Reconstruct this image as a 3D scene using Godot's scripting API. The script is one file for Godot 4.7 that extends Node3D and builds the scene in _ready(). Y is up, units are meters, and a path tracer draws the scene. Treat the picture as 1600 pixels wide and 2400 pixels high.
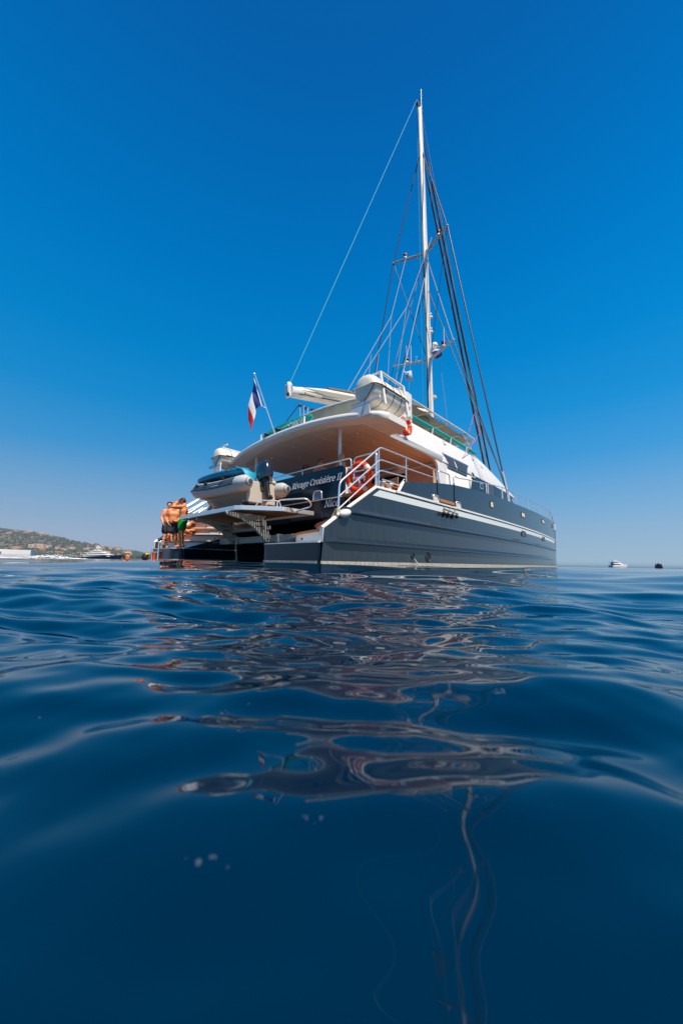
extends Node3D
# World: camera over the origin, looking along -Z. Boat frame: x to the bow, y up, z to starboard, origin on the waterline under the middle of the stern.
var BX: Transform3D
var M := {}
var taken := {}
var rng := RandomNumberGenerator.new()

func lin(r: float, g: float, b: float) -> Color:
	return Color(r, g, b).linear_to_srgb()

func mat(key: String, c: Color, rough := 0.5, metal := 0.0, spec := 0.5) -> StandardMaterial3D:
	var m := StandardMaterial3D.new()
	m.resource_name = key
	m.albedo_color = c
	m.roughness = rough
	m.metallic = metal
	m.metallic_specular = spec
	M[key] = m
	return m

func named(called: String) -> String:
	if not taken.has(called):
		taken[called] = 0
		return called
	taken[called] += 1
	return "%s_%03d" % [called, taken[called]]

func meta(o: Node3D, label := "", category := "", group := "", kind := "") -> Node3D:
	if label: o.set_meta("label", label)
	if category: o.set_meta("category", category)
	if group: o.set_meta("group", group)
	if kind: o.set_meta("kind", kind)
	return o

func thing(called: String, label: String, category: String, xf := Transform3D(), group := "") -> Node3D:
	var o := Node3D.new()
	o.name = named(called)
	o.transform = xf
	add_child(o)
	meta(o, label, category, group)
	return o

func ST() -> SurfaceTool:
	var st := SurfaceTool.new()
	st.begin(Mesh.PRIMITIVE_TRIANGLES)
	return st

func done(st: SurfaceTool) -> ArrayMesh:
	st.generate_normals()
	st.index()
	return st.commit()

# one named mesh under a parent (the scene's root where none is given)
func obj(called: String, st, m: Material, parent: Node3D = null, xf := Transform3D()) -> MeshInstance3D:
	var o := MeshInstance3D.new()
	o.mesh = done(st) if st is SurfaceTool else st
	o.material_override = m
	o.transform = xf
	if parent == null:
		o.name = named(called)
		add_child(o)
	else:
		o.name = called
		parent.add_child(o, true)
		if o.name != called:
			var n := 1
			while parent.has_node("%s_%03d" % [called, n]): n += 1
			o.name = "%s_%03d" % [called, n]
	return o

func tri(st: SurfaceTool, a: Vector3, b: Vector3, c: Vector3) -> void:
	st.add_vertex(a); st.add_vertex(b); st.add_vertex(c)

func quad(st: SurfaceTool, a: Vector3, b: Vector3, c: Vector3, d: Vector3) -> void:
	tri(st, a, b, c); tri(st, a, c, d)

# a box with chamfered edges: size s about c, turned by b
func box(st: SurfaceTool, c: Vector3, s: Vector3, b := Basis(), ch := 0.0) -> void:
	st.set_smooth_group(-1)
	var h := s * 0.5
	var e: float = min(ch, min(h.x, min(h.y, h.z)) * 0.8)
	var f := func(x: float, y: float, z: float) -> Vector3: return c + b * Vector3(x, y, z)
	if e <= 0.0:
		for ax in 3:
			for sg in [-1.0, 1.0]:
				var n := Vector3.ZERO; n[ax] = sg
				var u := Vector3.ZERO; u[(ax + 1) % 3] = 1
				var v := Vector3.ZERO; v[(ax + 2) % 3] = 1
				var q := [n - u * sg - v, n - u * sg + v, n + u * sg + v, n + u * sg - v]
				quad(st, f.call(q[0].x * h.x, q[0].y * h.y, q[0].z * h.z), f.call(q[1].x * h.x, q[1].y * h.y, q[1].z * h.z), f.call(q[2].x * h.x, q[2].y * h.y, q[2].z * h.z), f.call(q[3].x * h.x, q[3].y * h.y, q[3].z * h.z))
		return
	var i := h - Vector3.ONE * e
	# faces, edges, corners
	for ax in 3:
		var a1 := (ax + 1) % 3
		var a2 := (ax + 2) % 3
		for sg in [-1.0, 1.0]:
			var p := []
			for k in [[-1, -1], [-1, 1], [1, 1], [1, -1]]:
				var v := Vector3.ZERO
				v[ax] = sg * h[ax]; v[a1] = k[0] * sg * i[a1]; v[a2] = k[1] * i[a2]
				p.append(c + b * v)
			quad(st, p[0], p[1], p[2], p[3])
			for s2 in [-1.0, 1.0]:
				var va := Vector3.ZERO; va[ax] = sg * h[ax]; va[a1] = s2 * i[a1]
				var vb := Vector3.ZERO; vb[ax] = sg * i[ax]; vb[a1] = s2 * h[a1]
				var t := Vector3.ZERO; t[a2] = i[a2]
				quad(st, c + b * (va - t), c + b * (va + t), c + b * (vb + t), c + b * (vb - t))
	for sx in [-1.0, 1.0]:
		for sy in [-1.0, 1.0]:
			for sz in [-1.0, 1.0]:
				tri(st, f.call(sx * h.x, sy * i.y, sz * i.z), f.call(sx * i.x, sy * h.y, sz * i.z), f.call(sx * i.x, sy * i.y, sz * h.z))

# rings of equal length joined into a skin; closed round each ring unless open
func skin(st: SurfaceTool, rings: Array, closed := true, caps := true, group := 1) -> void:
	st.set_smooth_group(group)
	var n: int = rings[0].size()
	var last := n if closed else n - 1
	for i in rings.size() - 1:
		var A = rings[i]
		var B = rings[i + 1]
		for k in last:
			var k2 := (k + 1) % n
			quad(st, A[k], A[k2], B[k2], B[k])
	if caps and closed:
		st.set_smooth_group(-1)
		for e in [0, rings.size() - 1]:
			var R = rings[e]
			var c := Vector3.ZERO
			for p in R: c += p
			c /= n
			for k in n:
				if e == 0: tri(st, c, R[(k + 1) % n], R[k])
				else: tri(st, c, R[k], R[(k + 1) % n])

# a tube along points; r is one radius or one per point
func tube(st: SurfaceTool, pts: Array, r, seg := 8, caps := true, squash := 1.0) -> void:
	var rings := []
	var up := Vector3.UP
	var n := pts.size()
	var d0: Vector3 = (pts[1] - pts[0]).normalized()
	if absf(d0.dot(up)) > 0.95: up = Vector3.RIGHT
	var side := d0.cross(up).normalized()
	for i in n:
		var d: Vector3
		if i == 0: d = d0
		elif i == n - 1: d = (pts[i] - pts[i - 1]).normalized()
		else: d = ((pts[i] - pts[i - 1]).normalized() + (pts[i + 1] - pts[i]).normalized()).normalized()
		side = (side - d * side.dot(d)).normalized()
		var o := d.cross(side)
		var rr: float = r[i] if r is Array else r
		var ring := PackedVector3Array()
		for k in seg:
			var a := TAU * k / seg
			ring.append(pts[i] + side * cos(a) * rr + o * sin(a) * rr * squash)
		rings.append(ring)
	skin(st, rings, true, caps)

# corners of a path rounded by radius rr
func rounded(pts: Array, rr: float, n := 5, loop := false) -> Array:
	var out := []
	var m := pts.size()
	for i in m:
		if not loop and (i == 0 or i == m - 1):
			out.append(pts[i]); continue
		var a = pts[(i - 1 + m) % m]
		var b = pts[i]
		var c = pts[(i + 1) % m]
		var ta: float = min(rr, (a - b).length() * 0.45)
		var tc: float = min(rr, (c - b).length() * 0.45)
		var p = b + (a - b).normalized() * ta
		var q = b + (c - b).normalized() * tc
		for k in n + 1:
			var t := float(k) / n
			out.append(p.lerp(b, t).lerp(b.lerp(q, t), t))
	return out

# profile [[radius, height], ...] spun about the y axis of xf
func lathe(st: SurfaceTool, prof: Array, xf := Transform3D(), seg := 20, group := 1) -> void:
	var rings := []
	for p in prof:
		var ring := PackedVector3Array()
		for k in seg:
			var a := TAU * k / seg
			ring.append(xf * Vector3(cos(a) * p[0], p[1], -sin(a) * p[0]))
		rings.append(ring)
	skin(st, rings, true, true, group)

# a flat outline (Vector2 list) pushed from d0 to d1 along the z axis of xf
func prism(st: SurfaceTool, poly: Array, d0: float, d1: float, xf := Transform3D()) -> void:
	var pv := PackedVector2Array(poly)
	if Geometry2D.is_polygon_clockwise(pv): pv.reverse()
	st.set_smooth_group(-1)
	var ix := Geometry2D.triangulate_polygon(pv)
	for i in range(0, ix.size(), 3):
		var a := pv[ix[i]]; var b := pv[ix[i + 1]]; var c := pv[ix[i + 2]]
		tri(st, xf * Vector3(a.x, a.y, d1), xf * Vector3(c.x, c.y, d1), xf * Vector3(b.x, b.y, d1))
		tri(st, xf * Vector3(a.x, a.y, d0), xf * Vector3(b.x, b.y, d0), xf * Vector3(c.x, c.y, d0))
	for i in pv.size():
		var a := pv[i]; var b := pv[(i + 1) % pv.size()]
		quad(st, xf * Vector3(a.x, a.y, d0), xf * Vector3(a.x, a.y, d1), xf * Vector3(b.x, b.y, d1), xf * Vector3(b.x, b.y, d0))

func ball(st: SurfaceTool, c: Vector3, r: Vector3, b := Basis(), seg := 14, rows := 9) -> void:
	var rings := []
	for i in rows + 1:
		var t := PI * i / rows
		var ring := PackedVector3Array()
		for k in seg:
			var a := TAU * k / seg
			ring.append(c + b * Vector3(cos(a) * sin(t) * r.x, -cos(t) * r.y, -sin(a) * sin(t) * r.z))
		rings.append(ring)
	skin(st, rings, true, false)

func XF(p: Vector3, bx := Basis()) -> Transform3D:
	return Transform3D(bx, p)

func along(d: Vector3, up := Vector3.UP) -> Basis:   # y axis along d
	var y := d.normalized()
	if absf(y.dot(up)) > 0.98: up = Vector3.RIGHT
	var x := up.cross(y).normalized()
	return Basis(x, y, x.cross(y))

# ---------------------------------------------------------------- sea
var W := []
var sea_base := 0.0
func make_waves() -> void:
	var r := RandomNumberGenerator.new()
	r.seed = 41
	var lam := [9.0, 5.0, 2.8, 1.6, 0.9, 0.5, 0.29, 0.18, 0.12, 0.084, 0.06, 0.043, 0.031, 0.022, 0.016]
	var slope := [0.016, 0.032, 0.05, 0.064, 0.07, 0.074, 0.076, 0.08, 0.088, 0.096, 0.1, 0.094, 0.078, 0.052, 0.026]
	for i in lam.size():
		for k in 3:
			var l: float = lam[i] * r.randf_range(0.88, 1.12)
			var a: float = r.randfn(0.0, 0.2) + [-0.22, 0.06, 0.85 if i % 2 == 0 else -0.8][k]
			W.append([TAU / l * sin(a), TAU / l * cos(a), slope[i] * [0.68, 0.68, 0.5][k] * l / TAU, r.randf() * TAU, l])

# the waves that a patch at distance r from the middle of the mesh can carry: long smooth ones far out, small ripples close by
func waves_at(r: float) -> Array:
	var out := []
	var d2 := r * r
	var keep := 0.012 + 0.048 * d2 / (1.0 + d2 * 0.006)
	var calm := 0.45 * smoothstep(0.15, 0.085, r)
	for w in W:
		var fade: float = clampf((w[4] / maxf(r * 0.0068, 0.0003) - 3.0) / 4.0, 0.0, 1.0) * clampf(w[4] / keep - 0.5, 0.0, 1.0)
		fade *= 1.0 - calm * clampf((0.2 - w[4]) / 0.1, 0.0, 1.0)
		if fade > 0.0: out.append([w[0], w[1], w[2] * fade, w[3]])
	return out

func wave(x: float, z: float, list: Array) -> Vector3:   # slope x, height, slope z
	var h := 0.0
	var sx := 0.0
	var sz := 0.0
	for w in list:
		var p: float = w[0] * x + w[1] * z + w[3]
		h += w[2] * sin(p)
		var c: float = w[2] * cos(p)
		sx += c * w[0]
		sz += c * w[1]
	return Vector3(sx, h, sz)

func make_sea() -> void:
	make_waves()
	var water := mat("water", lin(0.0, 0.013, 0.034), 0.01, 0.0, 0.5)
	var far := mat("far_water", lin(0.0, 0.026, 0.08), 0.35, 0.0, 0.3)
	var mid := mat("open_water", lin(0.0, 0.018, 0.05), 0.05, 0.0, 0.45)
	var nt := NoiseTexture2D.new()
	nt.width = 512; nt.height = 512; nt.seamless = true; nt.as_normal_map = true; nt.bump_strength = 6.0
	var fn := FastNoiseLite.new()
	fn.seed = 5; fn.frequency = 0.02; fn.fractal_octaves = 4
	nt.noise = fn
	far.normal_enabled = true; far.normal_texture = nt; far.normal_scale = 0.8
	var rings := []
	var rr := 0.03
	while rr < 160.0:
		rings.append(rr); rr *= 1.0064
	rings.append(160.0)
	var angs := []
	var a := -62.0
	while a < 62.0:
		angs.append(deg_to_rad(a)); a += 0.31
	while a <= 298.0:
		angs.append(deg_to_rad(a)); a += 5.9
	angs[-1] = angs[0] + TAU
	var base := wave(0, 0, waves_at(0.03)).y
	sea_base = base
	var mesh := ArrayMesh.new()
	var split := 0
	var V := PackedVector3Array()
	var N := PackedVector3Array()
	var I := PackedInt32Array()
	var na := angs.size()
	var sn := []; var cs := []
	for q in angs: sn.append(sin(q)); cs.append(cos(q))
	for i in rings.size():
		var r0: float = rings[i]
		var out := smoothstep(160.0, 90.0, r0)
		var lift := -base * exp(-r0 * r0 * 1.0) * 0.9
		var list := waves_at(r0)
		for k in na:
			var x: float = r0 * sn[k]
			var z: float = -r0 * cs[k]
			var w := wave(x, z, list) * out
			V.append(Vector3(x, w.y + lift, z))
			N.append(Vector3(-w.x, 1.0, -w.z).normalized())
	for i in rings.size() - 1:
		for k in na - 1:
			var p := i * na + k
			I.append_array([p, p + na, p + 1, p + 1, p + na, p + na + 1])
		if rings[i] < 9.0: split = I.size()
	var arr := []
	arr.resize(Mesh.ARRAY_MAX)
	arr[Mesh.ARRAY_VERTEX] = V; arr[Mesh.ARRAY_NORMAL] = N; arr[Mesh.ARRAY_INDEX] = I.slice(0, split)
	mesh.add_surface_from_arrays(Mesh.PRIMITIVE_TRIANGLES, arr)
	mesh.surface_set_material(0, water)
	arr[Mesh.ARRAY_INDEX] = I.slice(split)
	mesh.add_surface_from_arrays(Mesh.PRIMITIVE_TRIANGLES, arr)
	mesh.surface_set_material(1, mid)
	var V2 := PackedVector3Array(); var N2 := PackedVector3Array(); var U2 := PackedVector2Array(); var I2 := PackedInt32Array()
	var fr := [160.0, 190.0, 220.0, 350.0, 600.0, 1000.0, 2000.0, 4000.0, 9000.0]
	for r0 in fr:
		for k in 97:
			var t := TAU * k / 96.0
			var p := Vector3(sin(t) * r0, 0.0, -cos(t) * r0)
			V2.append(p); N2.append(Vector3.UP); U2.append(Vector2(p.x, p.z) / 6.0)
	for i in fr.size() - 1:
		for k in 96:
			var p := i * 97 + k
			I2.append_array([p, p + 97, p + 1, p + 1, p + 97, p + 98])
	arr = []
	arr.resize(Mesh.ARRAY_MAX)
	arr[Mesh.ARRAY_VERTEX] = V2; arr[Mesh.ARRAY_NORMAL] = N2; arr[Mesh.ARRAY_TEX_UV] = U2; arr[Mesh.ARRAY_INDEX] = I2
	mesh.add_surface_from_arrays(Mesh.PRIMITIVE_TRIANGLES, arr)
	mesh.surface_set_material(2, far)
	var o := MeshInstance3D.new()
	o.name = "sea"
	o.mesh = mesh
	add_child(o)
	meta(o, "blue rippling sea water with reflections of the catamaran", "sea", "", "structure")

# ---------------------------------------------------------------- materials
func noise_tex(freq: float, seed_: int, c0: Color, c1: Color, w := 512, oct := 4, normal := 0.0) -> NoiseTexture2D:
	var t := NoiseTexture2D.new()
	t.width = w; t.height = w; t.seamless = true
	var n := FastNoiseLite.new()
	n.seed = seed_; n.frequency = freq; n.fractal_octaves = oct
	t.noise = n
	if normal > 0.0:
		t.as_normal_map = true
		t.bump_strength = normal
	else:
		var g := Gradient.new()
		g.set_color(0, c0); g.set_color(1, c1)
		t.color_ramp = g
	return t

func triplanar(m: StandardMaterial3D, s: float) -> void:
	m.uv1_triplanar = true
	m.uv1_scale = Vector3(s, s, s)

func make_materials() -> void:
	var m := mat("navy", Color(1, 1, 1), 0.22)
	m.albedo_texture = noise_tex(0.012, 3, lin(0.016, 0.024, 0.034), lin(0.027, 0.036, 0.048))
	triplanar(m, 0.25)
	m.uv1_scale = Vector3(1.1, 0.12, 1.1)
	m.clearcoat_enabled = true; m.clearcoat = 0.4; m.clearcoat_roughness = 0.06
	m = mat("transom", lin(0.006, 0.018, 0.034), 0.16, 0.0, 0.38)
	m.clearcoat_enabled = true; m.clearcoat = 0.12; m.clearcoat_roughness = 0.05
	m = mat("gelcoat", Color(1, 1, 1), 0.28)
	m.albedo_texture = noise_tex(0.01, 8, lin(0.70, 0.68, 0.64), lin(0.80, 0.78, 0.74))
	triplanar(m, 0.3)
	mat("stripe", lin(0.66, 0.70, 0.68), 0.3)
	m = mat("boot", Color(1, 1, 1), 0.5)
	m.albedo_texture = noise_tex(0.03, 12, lin(0.30, 0.27, 0.21), lin(0.58, 0.53, 0.44))
	triplanar(m, 0.6)
	mat("soffit", lin(0.62, 0.51, 0.41), 0.42)
	m = mat("teak", Color(1, 1, 1), 0.6)
	m.albedo_texture = noise_tex(0.02, 21, lin(0.36, 0.13, 0.035), lin(0.52, 0.22, 0.07))
	triplanar(m, 1.5)
	m = mat("deck_teak", Color(1, 1, 1), 0.7)
	m.albedo_texture = noise_tex(0.02, 22, lin(0.62, 0.2, 0.055), lin(0.72, 0.27, 0.085))
	triplanar(m, 1.0)
	mat("steel", lin(0.8, 0.8, 0.79), 0.26, 0.65)
	mat("alloy", lin(0.62, 0.6, 0.56), 0.45, 0.0)
	mat("glass_dark", lin(0.012, 0.02, 0.03), 0.05)
	mat("glass_brown", lin(0.06, 0.05, 0.04), 0.12)
	mat("window_blue", lin(0.12, 0.2, 0.3), 0.35)
	mat("cream", lin(0.68, 0.6, 0.45), 0.5)
	mat("bulkhead", lin(0.6, 0.4, 0.27), 0.45)
	mat("black", lin(0.012, 0.012, 0.014), 0.35)
	mat("rubber", lin(0.02, 0.02, 0.022), 0.7)
	mat("orange", lin(0.82, 0.06, 0.006), 0.5, 0.0, 0.3)
	mat("reflective", lin(0.62, 0.62, 0.58), 0.4)
	mat("teal", lin(0.0, 0.30, 0.27), 0.45)
	mat("teal_cloth", lin(0.0, 0.36, 0.33), 0.75)
	mat("teal_rope", lin(0.03, 0.34, 0.46), 0.7)
	mat("canvas", lin(0.36, 0.3, 0.24), 0.85).backlight = Color(0.12, 0.1, 0.08)
	mat("screen", lin(0.34, 0.33, 0.25), 0.7)
	mat("wire", lin(0.03, 0.032, 0.036), 0.4)
	mat("rope_grey", lin(0.34, 0.35, 0.38), 0.8)
	mat("furled", lin(0.055, 0.052, 0.048), 0.85)
	mat("sailcloth", lin(0.72, 0.66, 0.6), 0.8)
	mat("bag", lin(0.16, 0.12, 0.09), 0.85)
	mat("red_lamp", lin(0.25, 0.006, 0.006), 0.3)
	mat("blue", lin(0.02, 0.06, 0.3), 0.5)
	mat("letters", lin(0.72, 0.74, 0.78), 0.4)
	mat("rope_cream", lin(0.6, 0.5, 0.3), 0.85)
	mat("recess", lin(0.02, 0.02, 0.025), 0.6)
	mat("galv", lin(0.46, 0.45, 0.38), 0.4)
	mat("red_rope", lin(0.5, 0.08, 0.1), 0.8)

func mir(me: Mesh) -> ArrayMesh:   # a mesh mirrored to the port side
	var out := ArrayMesh.new()
	for s in me.get_surface_count():
		var a := me.surface_get_arrays(s)
		var v: PackedVector3Array = a[Mesh.ARRAY_VERTEX]
		var n: PackedVector3Array = a[Mesh.ARRAY_NORMAL]
		for i in v.size():
			v[i].z = -v[i].z
			n[i].z = -n[i].z
		a[Mesh.ARRAY_VERTEX] = v; a[Mesh.ARRAY_NORMAL] = n
		var ix: PackedInt32Array = a[Mesh.ARRAY_INDEX]
		for i in range(0, ix.size(), 3):
			var q := ix[i]; ix[i] = ix[i + 1]; ix[i + 1] = q
		a[Mesh.ARRAY_INDEX] = ix
		out.add_surface_from_arrays(Mesh.PRIMITIVE_TRIANGLES, a)
	return out

func side(me, port: bool) -> Mesh:
	var a: Mesh = done(me) if me is SurfaceTool else me
	return mir(a) if port else a

# ---------------------------------------------------------------- hulls
func zo(x: float) -> float:
	var t := maxf(0.0, (x - 6.0) / 18.0)
	return 4.8 - 1.02 * pow(t, 2.4)
func zi(x: float) -> float:
	var t := maxf(0.0, (x - 7.0) / 17.0)
	return 2.6 + 1.12 * pow(t, 2.0)
func sheer(x: float) -> float:
	return lerp_table(x, [[2.8, 2.0], [3.03, 2.31], [3.25, 2.37], [4.85, 2.63], [6.0, 2.77], [7.3, 2.86], [9.0, 2.95], [11.0, 3.0], [13.0, 3.03], [17.6, 3.14], [22.0, 3.26], [24.6, 3.3]])
func lerp_table(x: float, t: Array) -> float:
	if x <= t[0][0]: return t[0][1]
	for i in t.size() - 1:
		if x <= t[i + 1][0]:
			return lerpf(t[i][1], t[i + 1][1], (x - t[i][0]) / (t[i + 1][0] - t[i][0]))
	return t[-1][1]
func xaft(y: float) -> float:
	return lerp_table(y, [[-0.5, 0.02], [0.18, 0.06], [0.55, 0.1], [0.83, 0.12], [1.16, 0.6], [1.96, 1.85], [2.0, 1.9]])
func xbow(y: float) -> float:
	return 23.95 + maxf(0.0, y) * 0.2

func hull_band(y0: float, y1: float, x0: float, x1: float, off: float, n := 60) -> SurfaceTool:   # a strip laid on the outer side
	var st := ST()
	var rings := []
	for i in n + 1:
		var x := lerpf(x0, x1, float(i) / n)
		var e := 1.0
		rings.append(PackedVector3Array([Vector3(x, y0, zo(x) - 0.01), Vector3(x, y0, zo(x) + off * e), Vector3(x, y1, zo(x) + off * e), Vector3(x, y1, zo(x) - 0.01)]))
	skin(st, rings, true, true, -1)
	return st

func rub_rail(y: float, x0: float, x1: float) -> SurfaceTool:
	var st := ST()
	var rings := []
	for i in 81:
		var t := float(i) / 80
		var x := lerpf(x0, x1, t)
		var e: float = min(1.0, min((x - x0) / 0.25, (x1 - x) / 0.6))
		var d := 0.012 + 0.085 * clampf(e, 0.0, 1.0)
		var z := zo(x)
		rings.append(PackedVector3Array([Vector3(x, y - 0.02, z - 0.02), Vector3(x, y - 0.02, z + d * 0.96), Vector3(x, y - 0.004, z + d), Vector3(x, y + 0.015, z + d), Vector3(x, y + 0.115, z + 0.008), Vector3(x, y + 0.12, z - 0.02)]))
	skin(st, rings, true, true, -1)
	return st

func make_hull(boat: Node3D, port: bool) -> void:
	var st := ST()
	# outer side
	var ys := [-0.5, 0.0, 0.18, 0.55, 0.83, 1.16, 1.5, 1.75, 1.96]
	var rings := []
	for y in ys:
		var r := PackedVector3Array()
		for i in 71:
			var x := lerpf(xaft(y), xbow(y), pow(float(i) / 70, 1.0))
			r.append(Vector3(x, y, zo(minf(x, 24.0)) - maxf(0.0, -y) * 0.3))
		rings.append(r)
	var up := []
	for j in 4:
		var r := PackedVector3Array()
		for i in 71:
			var t := float(i) / 70
			var x := lerpf(2.79 + 0.24 * j / 3.0, 24.34 + 0.25 * j / 3.0, t)
			r.append(Vector3(x, lerpf(1.96, sheer(x), j / 3.0), zo(minf(x, 24.0)) + 0.002 * j))
		up.append(r)
	skin(st, rings, false, false, 1)
	skin(st, up, false, false, 2)
	# inside of the bulwark and its cap
	var inn := []
	for j in 2:
		var r := PackedVector3Array()
		for i in 71:
			var p: Vector3 = up[3 - j * 3][i]
			r.append(p + Vector3(0, 0.0, -0.08))
		inn.append(r)
	skin(st, [up[3], inn[0]], false, false, 3)
	skin(st, inn, false, false, 4)
	quad(st, up[0][0], up[3][0], inn[0][0], inn[1][0])
	# inside of the stern wing
	rings = []
	for y in [0.5, 0.83, 1.16, 1.5, 1.98]:
		var r := PackedVector3Array()
		for i in 6: r.append(Vector3(lerpf(xaft(y), 2.8, i / 5.0), y, 4.69))
		rings.append(r)
	skin(st, rings, false, false, 5)
	# inner side and bottom
	rings = []
	for y in [1.98, 1.2, 0.57, 0.0, -0.5]:
		var r := PackedVector3Array()
		for i in 41:
			var x := lerpf(0.42 if y < 1.0 else 2.4, xbow(y), i / 40.0)
			r.append(Vector3(x, y, minf(zi(x), zo(x))))
		rings.append(r)
	skin(st, rings, false, false, 6)
	var hull := obj("hull", side(st, port), M.navy, boat)
	# transom block with a rounded inner corner, platform on top
	var out := [Vector2(0.03, 4.72)]
	for k in 7:
		var a := deg_to_rad(15.0 * k)
		out.append(Vector2(0.38 - 0.35 * cos(a), 2.95 - 0.35 * sin(a)))
	out += [Vector2(2.4, 2.6), Vector2(2.4, 4.72)]
	var flat := Transform3D(Basis(Vector3.RIGHT, Vector3(0, 0, 1), Vector3(0, -1, 0)), Vector3.ZERO)
	st = ST()
	prism(st, out, -0.55, 0.5, flat)
	obj("transom", side(st, port), M.transom, hull)
	st = ST()
	prism(st, out, -0.574, -0.551, flat)
	obj("swim_platform", side(st, port), M.gelcoat, hull)
	st = ST()
	var strip := []
	for p in out: strip.append(Vector2(p.x - (0.006 if p.x < 0.1 else 0.0), p.y - 0.006))
	prism(st, strip, -0.18, 0.3, flat)
	obj("boot_stripe", side(st, port), M.boot, hull)
	obj("boot_stripe", side(hull_band(-0.3, 0.18, 0.05, 23.98, 0.007), port), M.boot, hull)
	# steps
	var fronts := [
		[[2.62, 1.5], [2.72, 1.15], [2.85, 0.98], [3.1, 0.82], [3.5, 0.65], [4.2, 0.42], [4.67, 0.3]],
		[[2.62, 2.1], [2.9, 1.65], [3.4, 1.3], [4.1, 0.95], [4.67, 0.75]],
		[[3.1, 2.36], [3.2, 2.0], [3.5, 1.75], [4.1, 1.4], [4.67, 1.15]],
		[[3.6, 2.36], [3.75, 2.1], [4.1, 1.85], [4.67, 1.6]]]
	for k in 4:
		var body := [Vector2(2.39, 4.67)]
		var slab := [Vector2(2.39, 4.67)]
		body.append(Vector2(2.39, fronts[k][0][0])); slab.append(Vector2(2.39, fronts[k][0][0]))
		for f in fronts[k]:
			body.append(Vector2(f[1], f[0])); slab.append(Vector2(f[1] - 0.05, f[0] - (0.03 if f[0] < 4.6 else 0.0)))
		var y0 := 0.575 + 0.286 * k
		st = ST()
		prism(st, body, -(y0 + 0.235), -y0, flat)
		obj("step_riser", side(st, port), M.gelcoat, hull)
		st = ST()
		prism(st, slab, -(y0 + 0.285), -(y0 + 0.236), flat)
		obj("step_tread", side(st, port), M.teak, hull)
		for q in [[0.45], [0.8]]:
			st = ST()
			var i: int = int(q[0] * (fronts[k].size() - 1))
			var f: Array = fronts[k][i]
			ball(st, Vector3(f[1] - 0.005, y0 + 0.12, f[0]), Vector3(0.03, 0.025, 0.03))
			obj("step_lamp", side(st, port), M.black, hull)
	# white cap along the sloping stern edge, two lengths with the gap of the gate
	st = ST()
	var cap := [Vector3(0.12, 0.84, 4.745), Vector3(0.5, 1.1, 4.745)]
	tube(st, cap, 0.05, 4, true, 1.1)
	cap = [Vector3(0.56, 1.14, 4.745), Vector3(1.88, 1.985, 4.745), Vector3(2.82, 2.0, 4.745)]
	tube(st, cap, 0.05, 4, true, 1.1)
	tube(st, [Vector3(2.82, 2.0, 4.75), Vector3(3.06, 2.33, 4.755)], 0.055, 4)
	obj("stern_capping", side(st, port), M.gelcoat, hull)
	st = ST()
	box(st, Vector3(0.115, 0.7, 4.74), Vector3(0.03, 0.27, 0.1))
	obj("wing_end", side(st, port), M.gelcoat, hull)
	# stripes and rub rails
	st = ST()
	var sr := []
	for i in 61:
		var t := float(i) / 60
		var xb := lerpf(1.69, 23.5, t)
		var xt := lerpf(1.96, 23.62, t)
		sr.append(PackedVector3Array([Vector3(xb, 1.755, zo(xb) - 0.01), Vector3(xb, 1.755, zo(xb) + 0.006), Vector3(xt, 1.925, zo(xt) + 0.006), Vector3(xt, 1.925, zo(xt) - 0.01)]))
	skin(st, sr, true, true, -1)
	obj("white_stripe", side(st, port), M.stripe, hull)
	obj("deck_edge", side(hull_band(1.975, 2.035, 2.66, 24.1, 0.03), port), M.gelcoat, hull)
	obj("rub_rail", side(rub_rail(1.25, 0.72, 24.1), port), M.navy, hull)
	obj("rub_rail", side(rub_rail(0.58, 0.14, 22.6), port), M.navy, hull)
	# deck
	st = ST()
	rings = []
	for i in 31:
		var x := lerpf(2.4, 24.2, i / 30.0)
		rings.append(PackedVector3Array([Vector3(x, 1.99, minf(zi(x), zo(x) - 0.05)), Vector3(x, 1.99, zo(minf(x, 24.0)) - 0.03)]))
	skin(st, rings, false, false, -1)
	obj("side_deck", side(st, port), M.cream, hull)
	if port: return
	# openings in the starboard side
	for o in [[9.17, 9.5, 2.44, 2.68], [13.44, 14.1, 2.53, 2.76], [18.3, 19.1, 2.7, 2.93], [22.75, 23.05, 2.82, 3.04]]:
		hatch(hull, "freeing_port", o[0], o[1], o[2], o[3], 0.03, M.black, M.cream)
	for o in [[4.57, 4.9, 2.0, 2.22], [6.08, 6.42, 2.0, 2.22]]:
		hatch(hull, "fairlead", o[0], o[1], o[2], o[3], 0.09, M.steel, M.cream, 0.032)
	for o in [[13.3, 13.98, 1.57, 1.82], [18.1, 18.8, 1.64, 1.86]]:
		hatch(hull, "hull_window", o[0], o[1], o[2], o[3], 0.04, M.black, M.glass_dark)
	for x in [4.86, 6.0]:
		st = ST()
		box(st, Vector3(x, 2.42, zo(x) + 0.012), Vector3(0.025 if x > 5 else 0.012, 0.8 if x > 5 else 0.6, 0.025))
		obj("gate_joint", st, M.black, hull)
	st = ST()
	box(st, Vector3(5.43, 2.1, zo(5.4) + 0.04), Vector3(0.98, 0.1, 0.03), Basis(), 0.01)
	obj("gate_sill", st, M.teak, hull)
	st = ST()
	for x in [5.2, 5.55, 5.9]:
		box(st, Vector3(x, 1.86, zo(5.4) + 0.06), Vector3(0.06, 0.1, 0.08), Basis(), 0.01)
	tube(st, [Vector3(5.05, 1.84, zo(5) + 0.1), Vector3(6.0, 1.8, zo(6) + 0.1)], 0.035)
	obj("gangway_bracket", st, M.galv, hull)
	for x in [5.1, 5.35, 5.65, 5.95]:
		st = ST()
		ball(st, Vector3(x, 1.7, zo(x) + 0.09), Vector3(0.05, 0.075, 0.06))
		obj("gangway_clamp", st, M.black, hull)
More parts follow.
